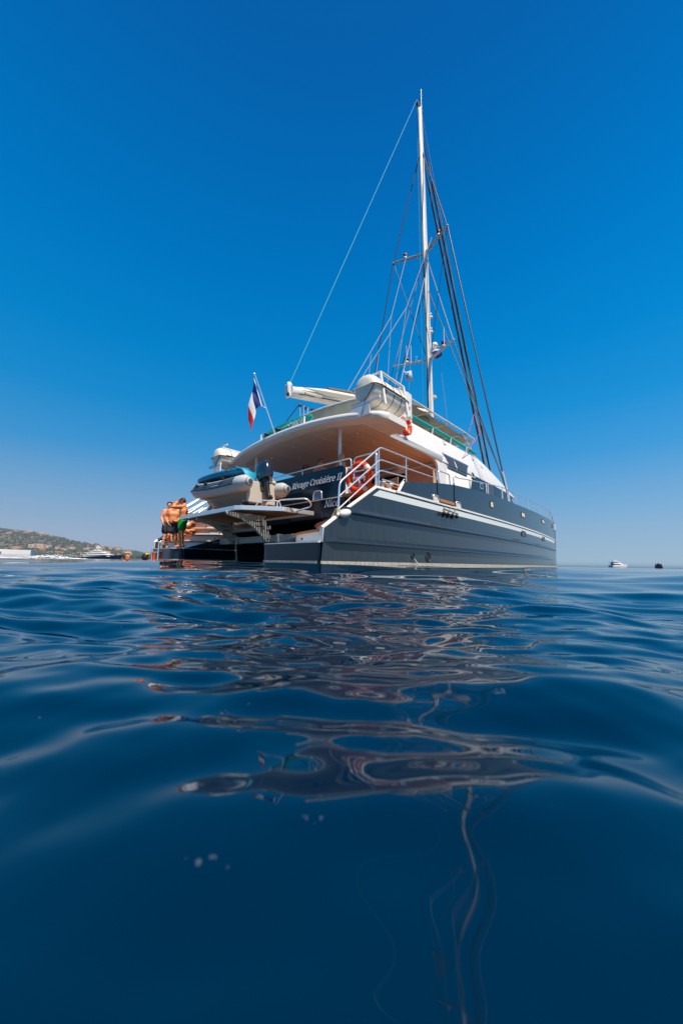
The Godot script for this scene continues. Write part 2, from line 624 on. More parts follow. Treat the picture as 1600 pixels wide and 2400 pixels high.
	for o in [[3.42, 0.36, 0.075], [4.22, 0.34, 0.125]]:
		st = ST()
		var ox := Transform3D(Basis(Vector3.RIGHT, Vector3(0, 0, 1), Vector3(0, -1, 0)), Vector3(o[0], o[1], 4.775))
		lathe(st, [[o[2] * 1.12, 0.0], [o[2] * 1.12, 0.04], [o[2], 0.045], [o[2] * 0.92, 0.03]], ox, 20)
		var ex := obj("exhaust_outlet", st, M.black, hull)
	st = ST()
	var w0 := Vector3(3.42, 0.28, 4.85)
	tube(st, [w0, w0 + Vector3(0.06, -0.1, 0.05), w0 + Vector3(0.16, -0.24, 0.1), w0 + Vector3(0.22, -0.34, 0.12)], [0.012, 0.014, 0.02, 0.03], 6)
	obj("cooling_water", st, M.reflective, hull)
	st = ST()
	box(st, Vector3(24.25, 2.95, 3.78), Vector3(0.5, 0.5, 0.1), Basis(), 0.03)
	tube(st, [Vector3(24.55, 3.3, 3.76), Vector3(24.5, 2.7, 3.78)], 0.05)
	obj("bow_fairlead", st, M.steel, hull)

func hatch(parent: Node3D, called: String, x0: float, x1: float, y0: float, y1: float, fr: float, fm: Material, pm: Material, f := 0.022) -> void:
	var st := ST()
	var path := []
	for p in [[x0, y0], [x0, y1], [x1, y1], [x1, y0]]: path.append(Vector3(p[0], p[1], zo(p[0]) + 0.016))
	path = rounded(path, fr, 4, true)
	path.append(path[0])
	tube(st, path, f * 0.6, 6, false)
	var o := obj(called, st, fm, parent)
	st = ST()
	var poly := []
	for i in path.size() - 1: poly.append(path[i] + Vector3(0, 0, -0.002))
	st.set_smooth_group(-1)
	var c: Vector3 = (path[0] + path[path.size() / 2]) * 0.5
	for i in poly.size(): tri(st, c, poly[i], poly[(i + 1) % poly.size()])
	obj("opening", st, pm, o)

func more_materials() -> void:
	mat("hypalon", lin(0.52, 0.53, 0.52), 0.42)
	mat("grey_rubber", lin(0.045, 0.065, 0.09), 0.55)
	mat("tender_grey", lin(0.42, 0.42, 0.38), 0.4)
	mat("cream_gel", lin(0.5, 0.47, 0.4), 0.4)
	var m := mat("motor", lin(0.012, 0.02, 0.04), 0.2)
	m.clearcoat_enabled = true; m.clearcoat = 0.6; m.clearcoat_roughness = 0.06
	mat("board_blue", lin(0.0, 0.21, 0.4), 0.5)
	mat("board_teal", lin(0.0, 0.3, 0.46), 0.55)
	mat("canister", lin(0.74, 0.7, 0.6), 0.35)
	for q in [["flag_blue", lin(0.05, 0.08, 0.3)], ["flag_white", lin(0.78, 0.78, 0.8)], ["flag_red", lin(0.62, 0.01, 0.02)]]:
		m = mat(q[0], q[1], 0.8)
		m.backlight = q[1] * 0.6

# ---------------------------------------------------------------- bridge deck, saloon, hardtop
func soffit_y(z: float) -> float:
	return 4.56 - 0.36 * pow(absf(z) / 4.5, 2.0)
func wall_z(y: float, x: float) -> float:
	var z := 3.32 if y < 4.3 else lerpf(3.32, 2.86, (y - 4.3) / 1.4)
	return z - 0.35 * pow(maxf(0.0, x - 11.0) / 7.0, 2.0)
func roof_y(x: float) -> float:
	return lerp_table(x, [[4.0, 5.62], [6.0, 5.68], [13.4, 5.72], [13.9, 5.62], [16.3, 5.0], [18.3, 4.58]])

func make_bridgedeck(boat: Node3D) -> void:
	var st := ST()
	var rings := []
	for x in [2.42, 6.0, 12.0, 19.0]:
		var b: float = lerp_table(x, [[2.42, 1.42], [6.0, 1.2], [12.0, 1.1], [19.0, 1.3]])
		rings.append(PackedVector3Array([Vector3(x, b, -2.75), Vector3(x, b, 2.75), Vector3(x, 1.985, 2.75), Vector3(x, 1.985, -2.75)]))
	skin(st, rings, true, true, -1)
	var deck := obj("bridge_deck", st, M.transom, boat)
	st = ST()
	box(st, Vector3(5.4, 2.0, 0), Vector3(5.9, 0.02, 8.9))
	obj("cockpit_sole", st, M.deck_teak, deck)
	st = ST()
	box(st, Vector3(2.4, 1.72, 0), Vector3(0.06, 0.64, 6.5), Basis(), 0.01)
	obj("lower_transom", st, M.transom, deck)
	st = ST()
	box(st, Vector3(2.37, 2.03, 0), Vector3(0.05, 0.03, 6.5))
	obj("transom_moulding", st, M.steel, deck)
	st = ST()
	box(st, Vector3(2.5, 2.03, 3.62), Vector3(0.5, 0.07, 0.75), Basis(), 0.01)
	obj("gate_sill", st, M.teak, deck)
	# dark recesses below the transom
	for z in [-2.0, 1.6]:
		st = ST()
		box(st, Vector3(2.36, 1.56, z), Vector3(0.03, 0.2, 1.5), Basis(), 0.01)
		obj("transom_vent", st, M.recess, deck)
	# name panel with rounded upper corners
	st = ST()
	var pl := rounded([Vector3(-3.2, 2.07, 0), Vector3(-3.2, 2.97, 0), Vector3(3.2, 2.97, 0), Vector3(3.2, 2.07, 0)], 0.16, 5, true)
	var p2 := []
	for p in pl: p2.append(Vector2(p.x, p.y))
	# local: x along z (starboard), y up, pushed along the boat's x
	var aft := Transform3D(Basis(Vector3(0, 0, 1), Vector3.UP, Vector3(-1, 0, 0)), Vector3(2.4, 0, 0))
	prism(st, p2, -0.06, 0.02, aft)
	var panel := obj("name_panel", st, M.transom, boat)
	text(panel, "name_lettering", "Rivage Croisière II", M.letters, Transform3D(Basis(Vector3(0, 0, 1), Vector3.UP, Vector3(-1, 0, 0)), Vector3(2.378, 2.54, 0.82)), 0.195, 2.26, 0.32)
	text(deck, "port_lettering", "Nice", M.letters, Transform3D(Basis(Vector3(0, 0, 1), Vector3.UP, Vector3(-1, 0, 0)), Vector3(2.368, 1.78, 2.42)), 0.2, 0.58, 0.32)
	st = ST()
	var arch := rounded([Vector3(2.365, 2.06, 1.92), Vector3(2.365, 2.32, 1.94), Vector3(2.365, 2.32, 2.29), Vector3(2.365, 2.06, 2.31)], 0.1, 5)
	tube(st, arch, 0.018, 6)
	var hatchf := obj("stern_hatch", st, M.steel, panel)
	st = ST()
	box(st, Vector3(2.376, 2.18, 2.11), Vector3(0.01, 0.22, 0.34))
	obj("pane", st, M.window_blue, hatchf)
	# bench behind the panel
	st = ST()
	box(st, Vector3(2.62, 2.5, 0), Vector3(0.3, 0.88, 6.5), Basis(), 0.06)
	box(st, Vector3(2.95, 2.22, 0), Vector3(0.6, 0.42, 6.3), Basis(), 0.05)
	obj("cockpit_bench", st, M.gelcoat, boat)

func text(parent: Node3D, called: String, s: String, m: Material, xf: Transform3D, cap: float, width: float, slant: float, flip := false) -> MeshInstance3D:
	var f := SystemFont.new()
	f.font_names = PackedStringArray(["Droid Serif"])
	var t := TextMesh.new()
	t.font = f
	t.text = s
	t.font_size = 48
	t.pixel_size = 0.01
	t.depth = 0.02
	t.curve_step = 1.0
	t.horizontal_alignment = HORIZONTAL_ALIGNMENT_LEFT
	var a := t.get_mesh_arrays() if t.get_surface_count() == 0 else t.surface_get_arrays(0)
	var lo := Vector3(1e9, 1e9, 1e9); var hi := -lo
	for sidx in t.get_surface_count():
		for p in t.surface_get_arrays(sidx)[Mesh.ARRAY_VERTEX]:
			lo = lo.min(p); hi = hi.max(p)
	var out := ArrayMesh.new()
	var asc := 48 * 0.01 * 0.714
	var base := 0.0
	# the baseline lies where the upright strokes end; letters that hang below it do not count
	var ky := cap / asc
	for sidx in t.get_surface_count():
		a = t.surface_get_arrays(sidx)
		var v: PackedVector3Array = a[Mesh.ARRAY_VERTEX]
		for i in v.size():
			var q := v[i]
			var y := (q.y - base_of(t)) * ky
			var x := (q.x - lo.x) / (hi.x - lo.x) * width
			v[i] = Vector3(x + y * slant, y, q.z * 0.3)
		a[Mesh.ARRAY_VERTEX] = v
		out.add_surface_from_arrays(Mesh.PRIMITIVE_TRIANGLES, a)
	var o := obj(called, out, m, parent, xf)
	return o

var _base := {}
func base_of(t: TextMesh) -> float:   # height of the baseline: the foot of a capital set in the same way
	var key := t.text
	if _base.has(key): return _base[key]
	var lo := 1e9
	var hi := -1e9
	for p in t.surface_get_arrays(0)[Mesh.ARRAY_VERTEX]:
		hi = maxf(hi, p.y)
		if p.x < t.get_aabb().position.x + 0.2: lo = minf(lo, p.y)
	_base[key] = lo
	return lo

func make_saloon(boat: Node3D) -> void:
	# lower walls, then the upper band and roof that run on forward as an eyebrow over the front windows
	var st := ST()
	var rings := []
	for x in [8.15, 9.0, 10.0, 11.0, 12.0, 13.0, 14.0, 15.0, 16.0, 17.2]:
		var r := PackedVector3Array()
		for p in [[2.0, wall_z(2.0, x)], [3.0, wall_z(3.0, x)], [4.36, wall_z(4.3, x) - 0.02]]:
			r.append(Vector3(x + (0.25 * (4.3 - p[0]) / 2.3 if x < 8.3 and p[0] < 4.3 else 0.0), p[0], p[1]))
		for k in 3: r.append(Vector3(r[2 - k].x, r[2 - k].y, -r[2 - k].z))
		rings.append(r)
	skin(st, rings, true, true, 1)
	var sal := obj("saloon", st, M.gelcoat, boat)
	st = ST()
	rings = []
	for x in [8.6, 9.5, 10.5, 11.5, 12.5, 13.2, 13.5, 13.9, 14.6, 15.4, 16.3, 17.2, 17.9, 18.3, 18.4]:
		var ry := roof_y(x)
		var lo := minf(4.34, ry - 0.1)
		var r := PackedVector3Array([Vector3(x, lo, wall_z(4.3, x) + 0.012), Vector3(x, lo + 0.03, wall_z(4.3, x) + 0.014), Vector3(x, lerpf(lo, ry, 0.6), wall_z(lerpf(lo, ry, 0.6), x) + 0.012), Vector3(x, ry - 0.05, wall_z(ry, x) + 0.01), Vector3(x, ry - 0.012, wall_z(ry, x) - 0.02), Vector3(x, ry, wall_z(ry, x) - 0.09)])
		for k in 6: r.append(Vector3(x, r[5 - k].y, -r[5 - k].z))
		rings.append(r)
	skin(st, rings, true, true, 1)
	obj("upper_band", st, M.gelcoat, sal)
	# upper side walls running aft over the cockpit, with the curved drop to the deck at the door
	for port in [false, true]:
		st = ST()
		var shell := []
		for x in [4.95, 5.6, 6.4, 7.2, 8.0, 8.62]:
			var ry := roof_y(x)
			var r := PackedVector3Array([Vector3(x, 4.34, wall_z(4.3, x) + 0.012), Vector3(x, 4.37, wall_z(4.3, x) + 0.014), Vector3(x, lerpf(4.34, ry, 0.6), wall_z(lerpf(4.34, ry, 0.6), x) + 0.012), Vector3(x, ry - 0.05, wall_z(ry, x) + 0.01), Vector3(x, ry - 0.012, wall_z(ry, x) - 0.02), Vector3(x, ry, wall_z(ry, x) - 0.09)])
			for k in 6: r.append(r[5 - k] + Vector3(0, 0.0, -0.1))
			shell.append(r)
		skin(st, shell, true, true, 1)
		obj("upper_band", side(st, port), M.gelcoat, sal)
		st = ST()
		var pl := [Vector2(7.0, 4.4), Vector2(7.0, 4.36), Vector2(7.25, 4.36)]
		for k in 6:
			var a := deg_to_rad(18.0 * k)
			pl.append(Vector2(7.25 + 0.5 * sin(a), 3.95 + 0.41 * cos(a)))
		pl += [Vector2(8.2, 2.0), Vector2(8.62, 2.0), Vector2(8.62, 4.4)]
		prism(st, pl, 0.0, 0.1)
		var out := lean(done(st), 0.012 - 0.1)
		obj("side_wall", side(out, port), M.gelcoat, sal)
	# band of dark side windows, arched at its after end
	var pts := [Vector2(10.75, 2.9), Vector2(10.85, 3.6), Vector2(11.05, 4.1), Vector2(11.4, 4.34), Vector2(11.9, 4.4), Vector2(12.75, 4.38)]
	window(sal, pts + [Vector2(12.75, 2.9)], M.glass_dark)
	window(sal, [Vector2(12.9, 2.9), Vector2(12.9, 4.37), Vector2(14.0, 4.36), Vector2(14.0, 2.9)], M.glass_brown)
	window(sal, [Vector2(14.1, 2.9), Vector2(14.1, 4.36), Vector2(15.6, 4.36), Vector2(15.6, 2.9)], M.glass_dark)
	window(sal, [Vector2(15.75, 2.9), Vector2(15.75, 4.36), Vector2(17.1, 4.36), Vector2(17.1, 2.9)], M.glass_dark)
	# helm window of two lights in the upper wall
	var fr := [Vector2(8.42, 4.84), Vector2(8.6, 4.22), Vector2(10.48, 4.22), Vector2(11.02, 4.84)]
	var wf := window(sal, fr, M.window_blue, 0.035)
	window(wf, [Vector2(8.53, 4.78), Vector2(8.68, 4.28), Vector2(9.38, 4.28), Vector2(9.38, 4.78)], M.glass_brown, 0.045, "pane")
	window(wf, [Vector2(9.5, 4.78), Vector2(9.5, 4.28), Vector2(10.42, 4.28), Vector2(10.86, 4.78)], M.glass_brown, 0.045, "pane")
	for q in [[11.0, 4.25], [11.92, 3.85]]:
		var sf := window(sal, [Vector2(q[0], q[1]), Vector2(q[0], q[1] + 0.3), Vector2(q[0] + 0.34, q[1] + 0.3), Vector2(q[0] + 0.34, q[1])], M.steel if q[0] > 11.5 else M.alloy, 0.04)
		window(sf, [Vector2(q[0] + 0.05, q[1] + 0.06), Vector2(q[0] + 0.05, q[1] + 0.24), Vector2(q[0] + 0.28, q[1] + 0.24), Vector2(q[0] + 0.28, q[1] + 0.06)], M.glass_dark, 0.05, "pane")
	for q in [[9.0, 5.42], [12.0, 5.4], [13.0, 5.2]]:
		var vent := window(sal, [Vector2(q[0], q[1]), Vector2(q[0], q[1] + 0.16), Vector2(q[0] + 0.22, q[1] + 0.16), Vector2(q[0] + 0.22, q[1])], M.alloy, 0.04, "vent")
	# after bulkhead with door and dark glass
	st = ST()
	box(st, Vector3(8.2, 3.25, 0), Vector3(0.08, 2.5, 6.5))
	var bh := obj("after_bulkhead", st, M.bulkhead, sal)
	st = ST()
	box(st, Vector3(8.14, 3.1, -0.2), Vector3(0.04, 2.1, 3.4), Basis(), 0.01)
	obj("saloon_window", st, M.glass_dark, sal)
	st = ST()
	box(st, Vector3(8.14, 3.0, 2.6), Vector3(0.035, 1.9, 0.8), Basis(), 0.012)
	obj("door", st, M.bulkhead, sal)
	st = ST()
	box(st, Vector3(8.1, 3.8, 2.85), Vector3(0.05, 0.12, 0.12), Basis(), 0.012)
	obj("door_latch", st, M.black, sal)
	st = ST()
	box(st, Vector3(7.9, 3.0, 3.15), Vector3(0.5, 1.95, 0.06), Basis(), 0.01)
	obj("locker_door", st, M.bulkhead, sal)

func window(parent: Node3D, pts: Array, m: Material, off := 0.035, called := "window") -> MeshInstance3D:
	var st := ST()
	prism(st, pts, -0.05, 0.0)
	return obj(called, lean(done(st), off), m, parent)

func lean(me: ArrayMesh, off: float) -> ArrayMesh:   # an upright sheet laid on the leaning saloon side
	var a := me.surface_get_arrays(0)
	var v: PackedVector3Array = a[Mesh.ARRAY_VERTEX]
	var ix: PackedInt32Array = a[Mesh.ARRAY_INDEX]
	for i in v.size(): v[i].z = wall_z(v[i].y, v[i].x) + off + v[i].z
	var st := ST()
	st.set_smooth_group(-1)
	for i in ix: st.add_vertex(v[i])
	return done(st)

func hard_x(z: float) -> Array:   # after and forward edge of the hardtop at z
	var a := absf(z)
	var xa := 2.28 + 0.4 * pow(minf(a, 4.1) / 4.1, 3.0) + 0.3 * pow(maxf(0.0, a - 4.0) / 0.36, 3.0)
	var xf := 8.1 if a < 3.36 else 4.3 - 0.45 * pow(maxf(0.0, a - 3.4) / 0.96, 2.5)
	return [xa, xf]

func make_hardtop(boat: Node3D) -> void:
	var st := ST()
	var zs := []
	for i in 41: zs.append(-3.35 + 6.7 * i / 40.0)
	var ez := [3.355, 3.37, 3.6, 3.8, 4.0, 4.1, 4.2, 4.28, 4.33, 4.36]
	for z in ez:
		zs.append(z); zs.push_front(-z)
	var rings := []
	for z in zs:
		var e := hard_x(z)
		var y := soffit_y(z)
		var t := 0.2
		rings.append(PackedVector3Array([Vector3(e[1], y, z), Vector3(e[0] + 0.02, y, z), Vector3(e[0] - 0.03, y + 0.06, z), Vector3(e[0] - 0.02, y + 0.15, z), Vector3(e[0] + 0.04, y + t, z), Vector3(e[1], y + t, z)]))
	for e in 6:   # each face of the edge keeps its crease
		var strip := []
		for r in rings: strip.append(PackedVector3Array([r[e], r[(e + 1) % 6]]))
		skin(st, strip, false, false, 10 + ([0, 1, 1, 1, 2, 3][e] as int))
	for e in [0, rings.size() - 1]:
		st.set_smooth_group(-1)
		for k in range(1, 5): tri(st, rings[e][0], rings[e][k], rings[e][k + 1])
	var top := obj("hardtop", st, M.gelcoat, boat)
	# panels of the ceiling
	var w := 0.56
	for i in 12:
		var z0 := -3.36 + w * i + 0.011
		var z1 := z0 + w - 0.022
		st = ST()
		var rr := []
		for k in 3:
			var z := lerpf(z0, z1, k / 2.0)
			var x0: float = 2.72 + 0.35 * pow(absf(z) / 3.4, 2.5)
			var y := soffit_y(z)
			rr.append(PackedVector3Array([Vector3(x0, y + 0.001, z), Vector3(x0, y - 0.026, z), Vector3(8.1, y - 0.026, z), Vector3(8.1, y + 0.001, z)]))
		skin(st, rr, true, true, -1)
		obj("ceiling_panel", st, M.soffit, top)
	st = ST()
	var edge := []
	for i in 41:
		var z := lerpf(-3.9, 3.9, i / 40.0)
		edge.append(Vector3(2.66 + 0.75 * pow(absf(z) / 3.9, 3.0), soffit_y(z) - 0.004, z))
	tube(st, edge, 0.012, 6)
	obj("ceiling_border", st, M.alloy, top)
	var disc := ST()
	lathe(disc, [[0.0, -0.02], [0.075, -0.02], [0.085, 0.0], [0.085, 0.02]], Transform3D(), 14)
	var dm := done(disc)
	for q in [[3.6, 2.6, 1.0], [4.6, 2.5, 1.5], [3.4, 1.3, 1.0], [4.4, 1.2, 1.0], [3.3, -0.4, 1.0], [5.6, 2.6, 1.0], [3.5, -2.0, 1.0], [6.4, 2.2, 1.0], [5.4, 0.9, 1.0], [4.3, -1.2, 1.0]]:
		obj("ceiling_light", dm, M.alloy if q[2] > 1.2 else M.steel, top, XF(Vector3(q[0], soffit_y(q[1]) - 0.024, q[1]), Basis().scaled(Vector3(q[2], 1, q[2]) * 0.8)))
	for q in [[3.0, 2.42], [3.0, -2.42]]:
		st = ST()
		tube(st, [Vector3(q[0], 2.0, q[1]), Vector3(q[0], soffit_y(q[1]), q[1])], 0.055, 12)
		obj("hardtop_post", st, M.gelcoat, boat)
	# small rail at the after edge of the hardtop
	for z in [-1.34, 1.22]:
		st = ST()
		tube(st, [Vector3(2.48, soffit_y(z) + 0.18, z), Vector3(2.48, soffit_y(z) + 0.5, z)], 0.035, 10)
		obj("rail_post", st, M.gelcoat, top)
	st = ST()
	tube(st, [Vector3(2.48, 5.04, -1.34), Vector3(2.5, 4.98, 0), Vector3(2.48, 5.04, 1.22)], 0.008, 6)
	obj("guard_wire", st, M.steel, top)
	# cradles of the life rafts
	for s in [1.0, -1.0]:
		var o := Vector3(2.55, 4.4, 3.75) if s > 0 else Vector3(2.1, 3.9, -4.15)
		st = ST()
		box(st, o + Vector3(0.0, 0.12, -0.08 * s), Vector3(0.05, 0.36, 0.7), Basis(), 0.01)
		box(st, o + Vector3(0.0, 0.34, 0.1 * s), Vector3(0.06, 0.1, 1.05), Basis(), 0.01)
		box(st, o + Vector3(1.65, 0.28, 0.1 * s), Vector3(0.06, 0.12, 1.0), Basis(), 0.01)
		for x in [0.35, 1.55]:
			tube(st, [o + Vector3(x, 0.25, 0.55 * s), o + Vector3(x, 1.32, 0.36 * s)], 0.045, 8)
			tube(st, [o + Vector3(x, 1.32, 0.36 * s), o + Vector3(x, 1.34, -0.2 * s)], 0.03, 8)
		tube(st, [o + Vector3(0.35, 1.32, 0.36 * s), o + Vector3(1.55, 1.32, 0.36 * s)], 0.04, 8)
		obj("raft_cradle", st, M.gelcoat, top)

func make_flybridge(boat: Node3D) -> void:
	var st := ST()
	# after screen of canvas and white corner wings
	var rr := []
	for i in 13:
		var z := lerpf(-2.9, 2.9, i / 12.0)
		var x := 3.75 + 0.5 * pow(absf(z) / 2.9, 2.0)
		rr.append(PackedVector3Array([Vector3(x, 4.6, z), Vector3(x - 0.18, 5.85, z), Vector3(x - 0.14, 5.85, z), Vector3(x + 0.04, 4.6, z)]))
	skin(st, rr, true, true, -1)
	var fly := obj("flybridge_screen", st, M.screen, boat)
	st = ST()
	rr = []
	for i in 13:
		var z := lerpf(-2.9, 2.9, i / 12.0)
		rr.append(Vector3(3.59 + 0.5 * pow(absf(z) / 2.9, 2.0), 5.86, z))
	tube(st, rr, 0.03, 8)
	obj("screen_edge", st, M.gelcoat, fly)
	for port in [false, true]:
		st = ST()
		prism(st, [Vector2(5.3, 5.3), Vector2(6.6, 5.6), Vector2(6.6, 6.82), Vector2(6.35, 6.86), Vector2(4.9, 6.55), Vector2(4.9, 5.3)], 2.78, 2.86)
		var wing := obj("flybridge_wing", side(st, port), M.gelcoat, boat)
		st = ST()
		box(st, Vector3(6.15, 6.3, 2.92), Vector3(0.14, 0.2, 0.12), Basis(Vector3(1, 0, 0), 0.3), 0.02)
		box(st, Vector3(6.22, 6.14, 2.93), Vector3(0.2, 0.13, 0.14), Basis(Vector3(1, 0, 0), 0.3), 0.02)
		obj("deck_floodlight", side(st, port), M.alloy, wing)
		# guard rail with cloth roll
		st = ST()
		tube(st, [Vector3(6.65, 6.0, 2.74), Vector3(9.8, 6.03, 2.74), Vector3(13.0, 6.02, 2.7)], 0.1, 12, true, 0.8)
		obj("rail_cover", side(st, port), M.teal_cloth, boat)
		for x in [8.35, 10.05, 11.75]:
			st = ST()
			tube(st, rounded([Vector3(x, 5.66, 2.76), Vector3(x, 6.0, 2.82), Vector3(x + 0.02, 6.1, 2.7)], 0.08), 0.03, 8)
			obj("rail_post", side(st, port), M.gelcoat, boat)
		# ladder-like forward legs of the awning
		st = ST()
		for q in [0.0, 0.28]:
			tube(st, [Vector3(11.95 + q, 6.84, 2.55), Vector3(13.1 + q, 5.7, 2.62)], 0.026, 8)
		for k in 5:
			var t := 0.15 + 0.18 * k
			var a := Vector3(11.95, 6.84, 2.55).lerp(Vector3(13.1, 5.7, 2.62), t)
			tube(st, [a, a + Vector3(0.28, 0, 0)], 0.018, 6)
		obj("awning_leg", side(st, port), M.gelcoat, boat)
		st = ST()
		tube(st, rounded([Vector3(13.05, 5.95, 2.6), Vector3(13.9, 5.9, 2.55), Vector3(14.0, 5.55, 2.6)], 0.15), 0.025, 8)
		obj("grab_rail", side(st, port), M.gelcoat, boat)
	# the awning: frame, cross bars, sagging cloth between them
	st = ST()
	for s in [1.0, -1.0]:
		tube(st, rounded([Vector3(6.5, 6.86, 2.62 * s), Vector3(12.0, 6.92, 2.62 * s), Vector3(13.4, 6.86, 2.62 * s), Vector3(13.6, 6.84, 1.8 * s)], 0.3), 0.04, 8)
	tube(st, [Vector3(13.6, 6.84, 1.85), Vector3(13.6, 6.84, -1.85)], 0.035, 8)
	tube(st, rounded([Vector3(13.4, 6.84, 2.6), Vector3(11.5, 6.62, 2.4), Vector3(11.0, 6.6, 0)], 0.2), 0.02, 6)
	var fr := obj("awning_frame", st, M.gelcoat, boat)
	for x in [6.6, 8.5, 10.3, 12.1]:
		st = ST()
		tube(st, [Vector3(x, 6.84, 2.6), Vector3(x, 6.9, 0), Vector3(x, 6.84, -2.6)], 0.035, 8)
		obj("awning_bar", st, M.alloy, fr)
	for q in [[6.62, 8.5], [8.5, 10.3], [10.3, 12.1], [12.1, 13.5]]:
		st = ST()
		var g := []
		for i in 7:
			var r := PackedVector3Array()
			for k in 15:
				var u := i / 6.0
				var v := k / 14.0
				r.append(Vector3(lerpf(q[0], q[1], u), 6.86 + 0.05 * sin(v * PI) - 0.09 * sin(u * PI) + 0.012 * sin(u * 9.0 + v * 17.0), lerpf(-2.48, 2.48, v)))
			g.append(r)
		skin(st, g, false, false, 1)
		obj("awning_cloth", st, M.canvas, fr)
	st = ST()
	for s in [1.0, -1.0]:
		var lace := []
		for i in 45:
			lace.append(Vector3(6.7 + 6.6 * i / 44.0, 6.87 + (0.015 if i % 2 == 0 else -0.015), (2.6 if i % 2 == 0 else 2.48) * s))
		tube(st, lace, 0.006, 4)
	obj("awning_lacing", st, M.rope_grey, fr)
	st = ST()
	ball(st, Vector3(8.9, 6.68, 2.1), Vector3(0.28, 0.28, 0.2))
	ball(st, Vector3(9.05, 6.5, 2.1), Vector3(0.18, 0.3, 0.15))
	obj("rolled_curtain", st, M.canvas, fr)

# ---------------------------------------------------------------- rails
func make_rails(boat: Node3D) -> void:
	var zr := 4.7
	for port in [false, true]:
		var st := ST()
		for dy in [0.0, 0.3, 0.58]:
			var y: float = dy
			var path := []
			if dy < 0.1:
				path = [Vector3(0.62, 1.2, zr), Vector3(0.65, 1.9, zr), Vector3(2.12, 3.08, zr), Vector3(3.3, 3.09, zr), Vector3(5.03, 3.08, zr), Vector3(5.06, 2.66, zr)]
			elif dy < 0.4:
				path = [Vector3(0.64, 1.58, zr), Vector3(2.12, 2.76, zr), Vector3(5.03, 2.82, zr)]
			else:
				path = [Vector3(0.63, 1.3, zr), Vector3(2.12, 2.48, zr), Vector3(3.3, 2.53, zr)]
			tube(st, rounded(path, 0.12), 0.022 if dy < 0.1 else 0.018, 8)
		obj("stair_rail", side(st, port), M.steel, boat)
		st = ST()
		tube(st, rounded([Vector3(2.2, 2.26, zr), Vector3(2.6, 2.26, zr), Vector3(2.95, 2.22, zr), Vector3(3.2, 2.45, zr)], 0.08), 0.018, 8)
		obj("grab_rail", side(st, port), M.steel, boat)
		for q in [[1.93, 2.0, 2.93], [2.06, 2.0, 3.03], [3.3, 2.4, 3.09]]:
			st = ST()
			tube(st, [Vector3(q[0], q[1], zr), Vector3(q[0], q[2], zr)], 0.017, 8)
			obj("stanchion", side(st, port), M.steel, boat)
		st = ST()
		tube(st, rounded([Vector3(5.16, 2.66, zr), Vector3(5.14, 3.1, zr), Vector3(5.9, 3.12, zr), Vector3(5.94, 2.75, zr)], 0.1), 0.022, 8)
		obj("gate_rail", side(st, port), M.steel, boat)
		# bulwark rail to the bow
		st = ST()
		var path := [Vector3(6.12, 2.8, zo(6) - 0.06), Vector3(6.12, 3.12, zo(6) - 0.06)]
		var wires := [[], []]
		for i in 25:
			var x := lerpf(6.5, 24.0, i / 24.0)
			var h := lerp_table(x, [[6.5, 0.3], [9.0, 0.42], [11.0, 0.56], [14.0, 0.56], [20.0, 0.66], [22.5, 0.7], [24.0, 0.38]])
			path.append(Vector3(x, sheer(x) + h, zo(x) - 0.06))
			if x > 13:
				for k in 2: wires[k].append(Vector3(x, sheer(x) + h * (0.35 + 0.32 * k), zo(x) - 0.06))
		path.append(Vector3(24.3, 3.3, 3.74))
		tube(st, rounded(path, 0.08, 3), 0.02, 8)
		obj("bulwark_rail", side(st, port), M.steel, boat)
		for k in 2:
			st = ST()
			tube(st, wires[k], 0.007, 5)
			obj("guard_wire", side(st, port), M.steel, boat)
		for x in [7.43, 9.2, 10.9, 12.95, 15.2, 17.8, 20.7, 21.9, 22.5, 23.3]:
			var h := lerp_table(x, [[6.5, 0.3], [9.0, 0.42], [11.0, 0.56], [14.0, 0.56], [20.0, 0.66], [22.5, 0.7], [24.0, 0.38]])
			st = ST()
			tube(st, [Vector3(x, sheer(x) - 0.02, zo(x) - 0.06), Vector3(x, sheer(x) + h, zo(x) - 0.06)], [0.026, 0.02], 8)
			obj("stanchion", side(st, port), M.steel, boat)
		for x in [2.45, 2.78]:
			st = ST()
			lathe(st, [[0.075, 0.0], [0.06, 0.04], [0.06, 0.22], [0.11, 0.25], [0.11, 0.28], [0.0, 0.29]], XF(Vector3(x, 1.99, 4.5)), 14)
			obj("bollard", side(st, port), M.gelcoat, boat)
		st = ST()
		ball(st, Vector3(0.68, 1.2, 4.86), Vector3(0.17, 0.09, 0.09), Basis(Vector3(0, 0, 1), 0.3))
		obj("corner_light", side(st, port), M.gelcoat, boat)
	# rail on the stern bench
	var st := ST()
	tube(st, rounded([Vector3(2.5, 2.95, -3.36), Vector3(2.5, 3.16, -3.36), Vector3(2.5, 3.16, 3.36), Vector3(2.5, 2.6, 3.38)], 0.12), 0.022, 8)
	obj("bench_rail", st, M.steel, boat)
	for z in [-2.4, -0.6, 1.2, 2.95]:
		st = ST()
		tube(st, [Vector3(2.5, 2.95, z), Vector3(2.5, 3.16, z)], 0.018, 8)
		obj("stanchion", st, M.steel, boat)
	st = ST()
	tube(st, rounded([Vector3(2.5, 2.1, 3.48), Vector3(2.5, 3.14, 3.48), Vector3(2.5, 3.14, 4.3), Vector3(2.5, 2.1, 4.3)], 0.12), 0.02, 8)
	tube(st, [Vector3(2.5, 2.72, 3.48), Vector3(2.5, 2.72, 4.3)], 0.016, 8)
	obj("gate_rail", st, M.steel, boat)
	st = ST()
	box(st, Vector3(2.3, 2.44, 3.98), Vector3(0.05, 0.07, 0.95), Basis(), 0.01)
	box(st, Vector3(2.3, 2.2, 4.05), Vector3(0.05, 0.45, 0.05), Basis(), 0.01)
	obj("lifebuoy_bracket", st, M.alloy, boat)
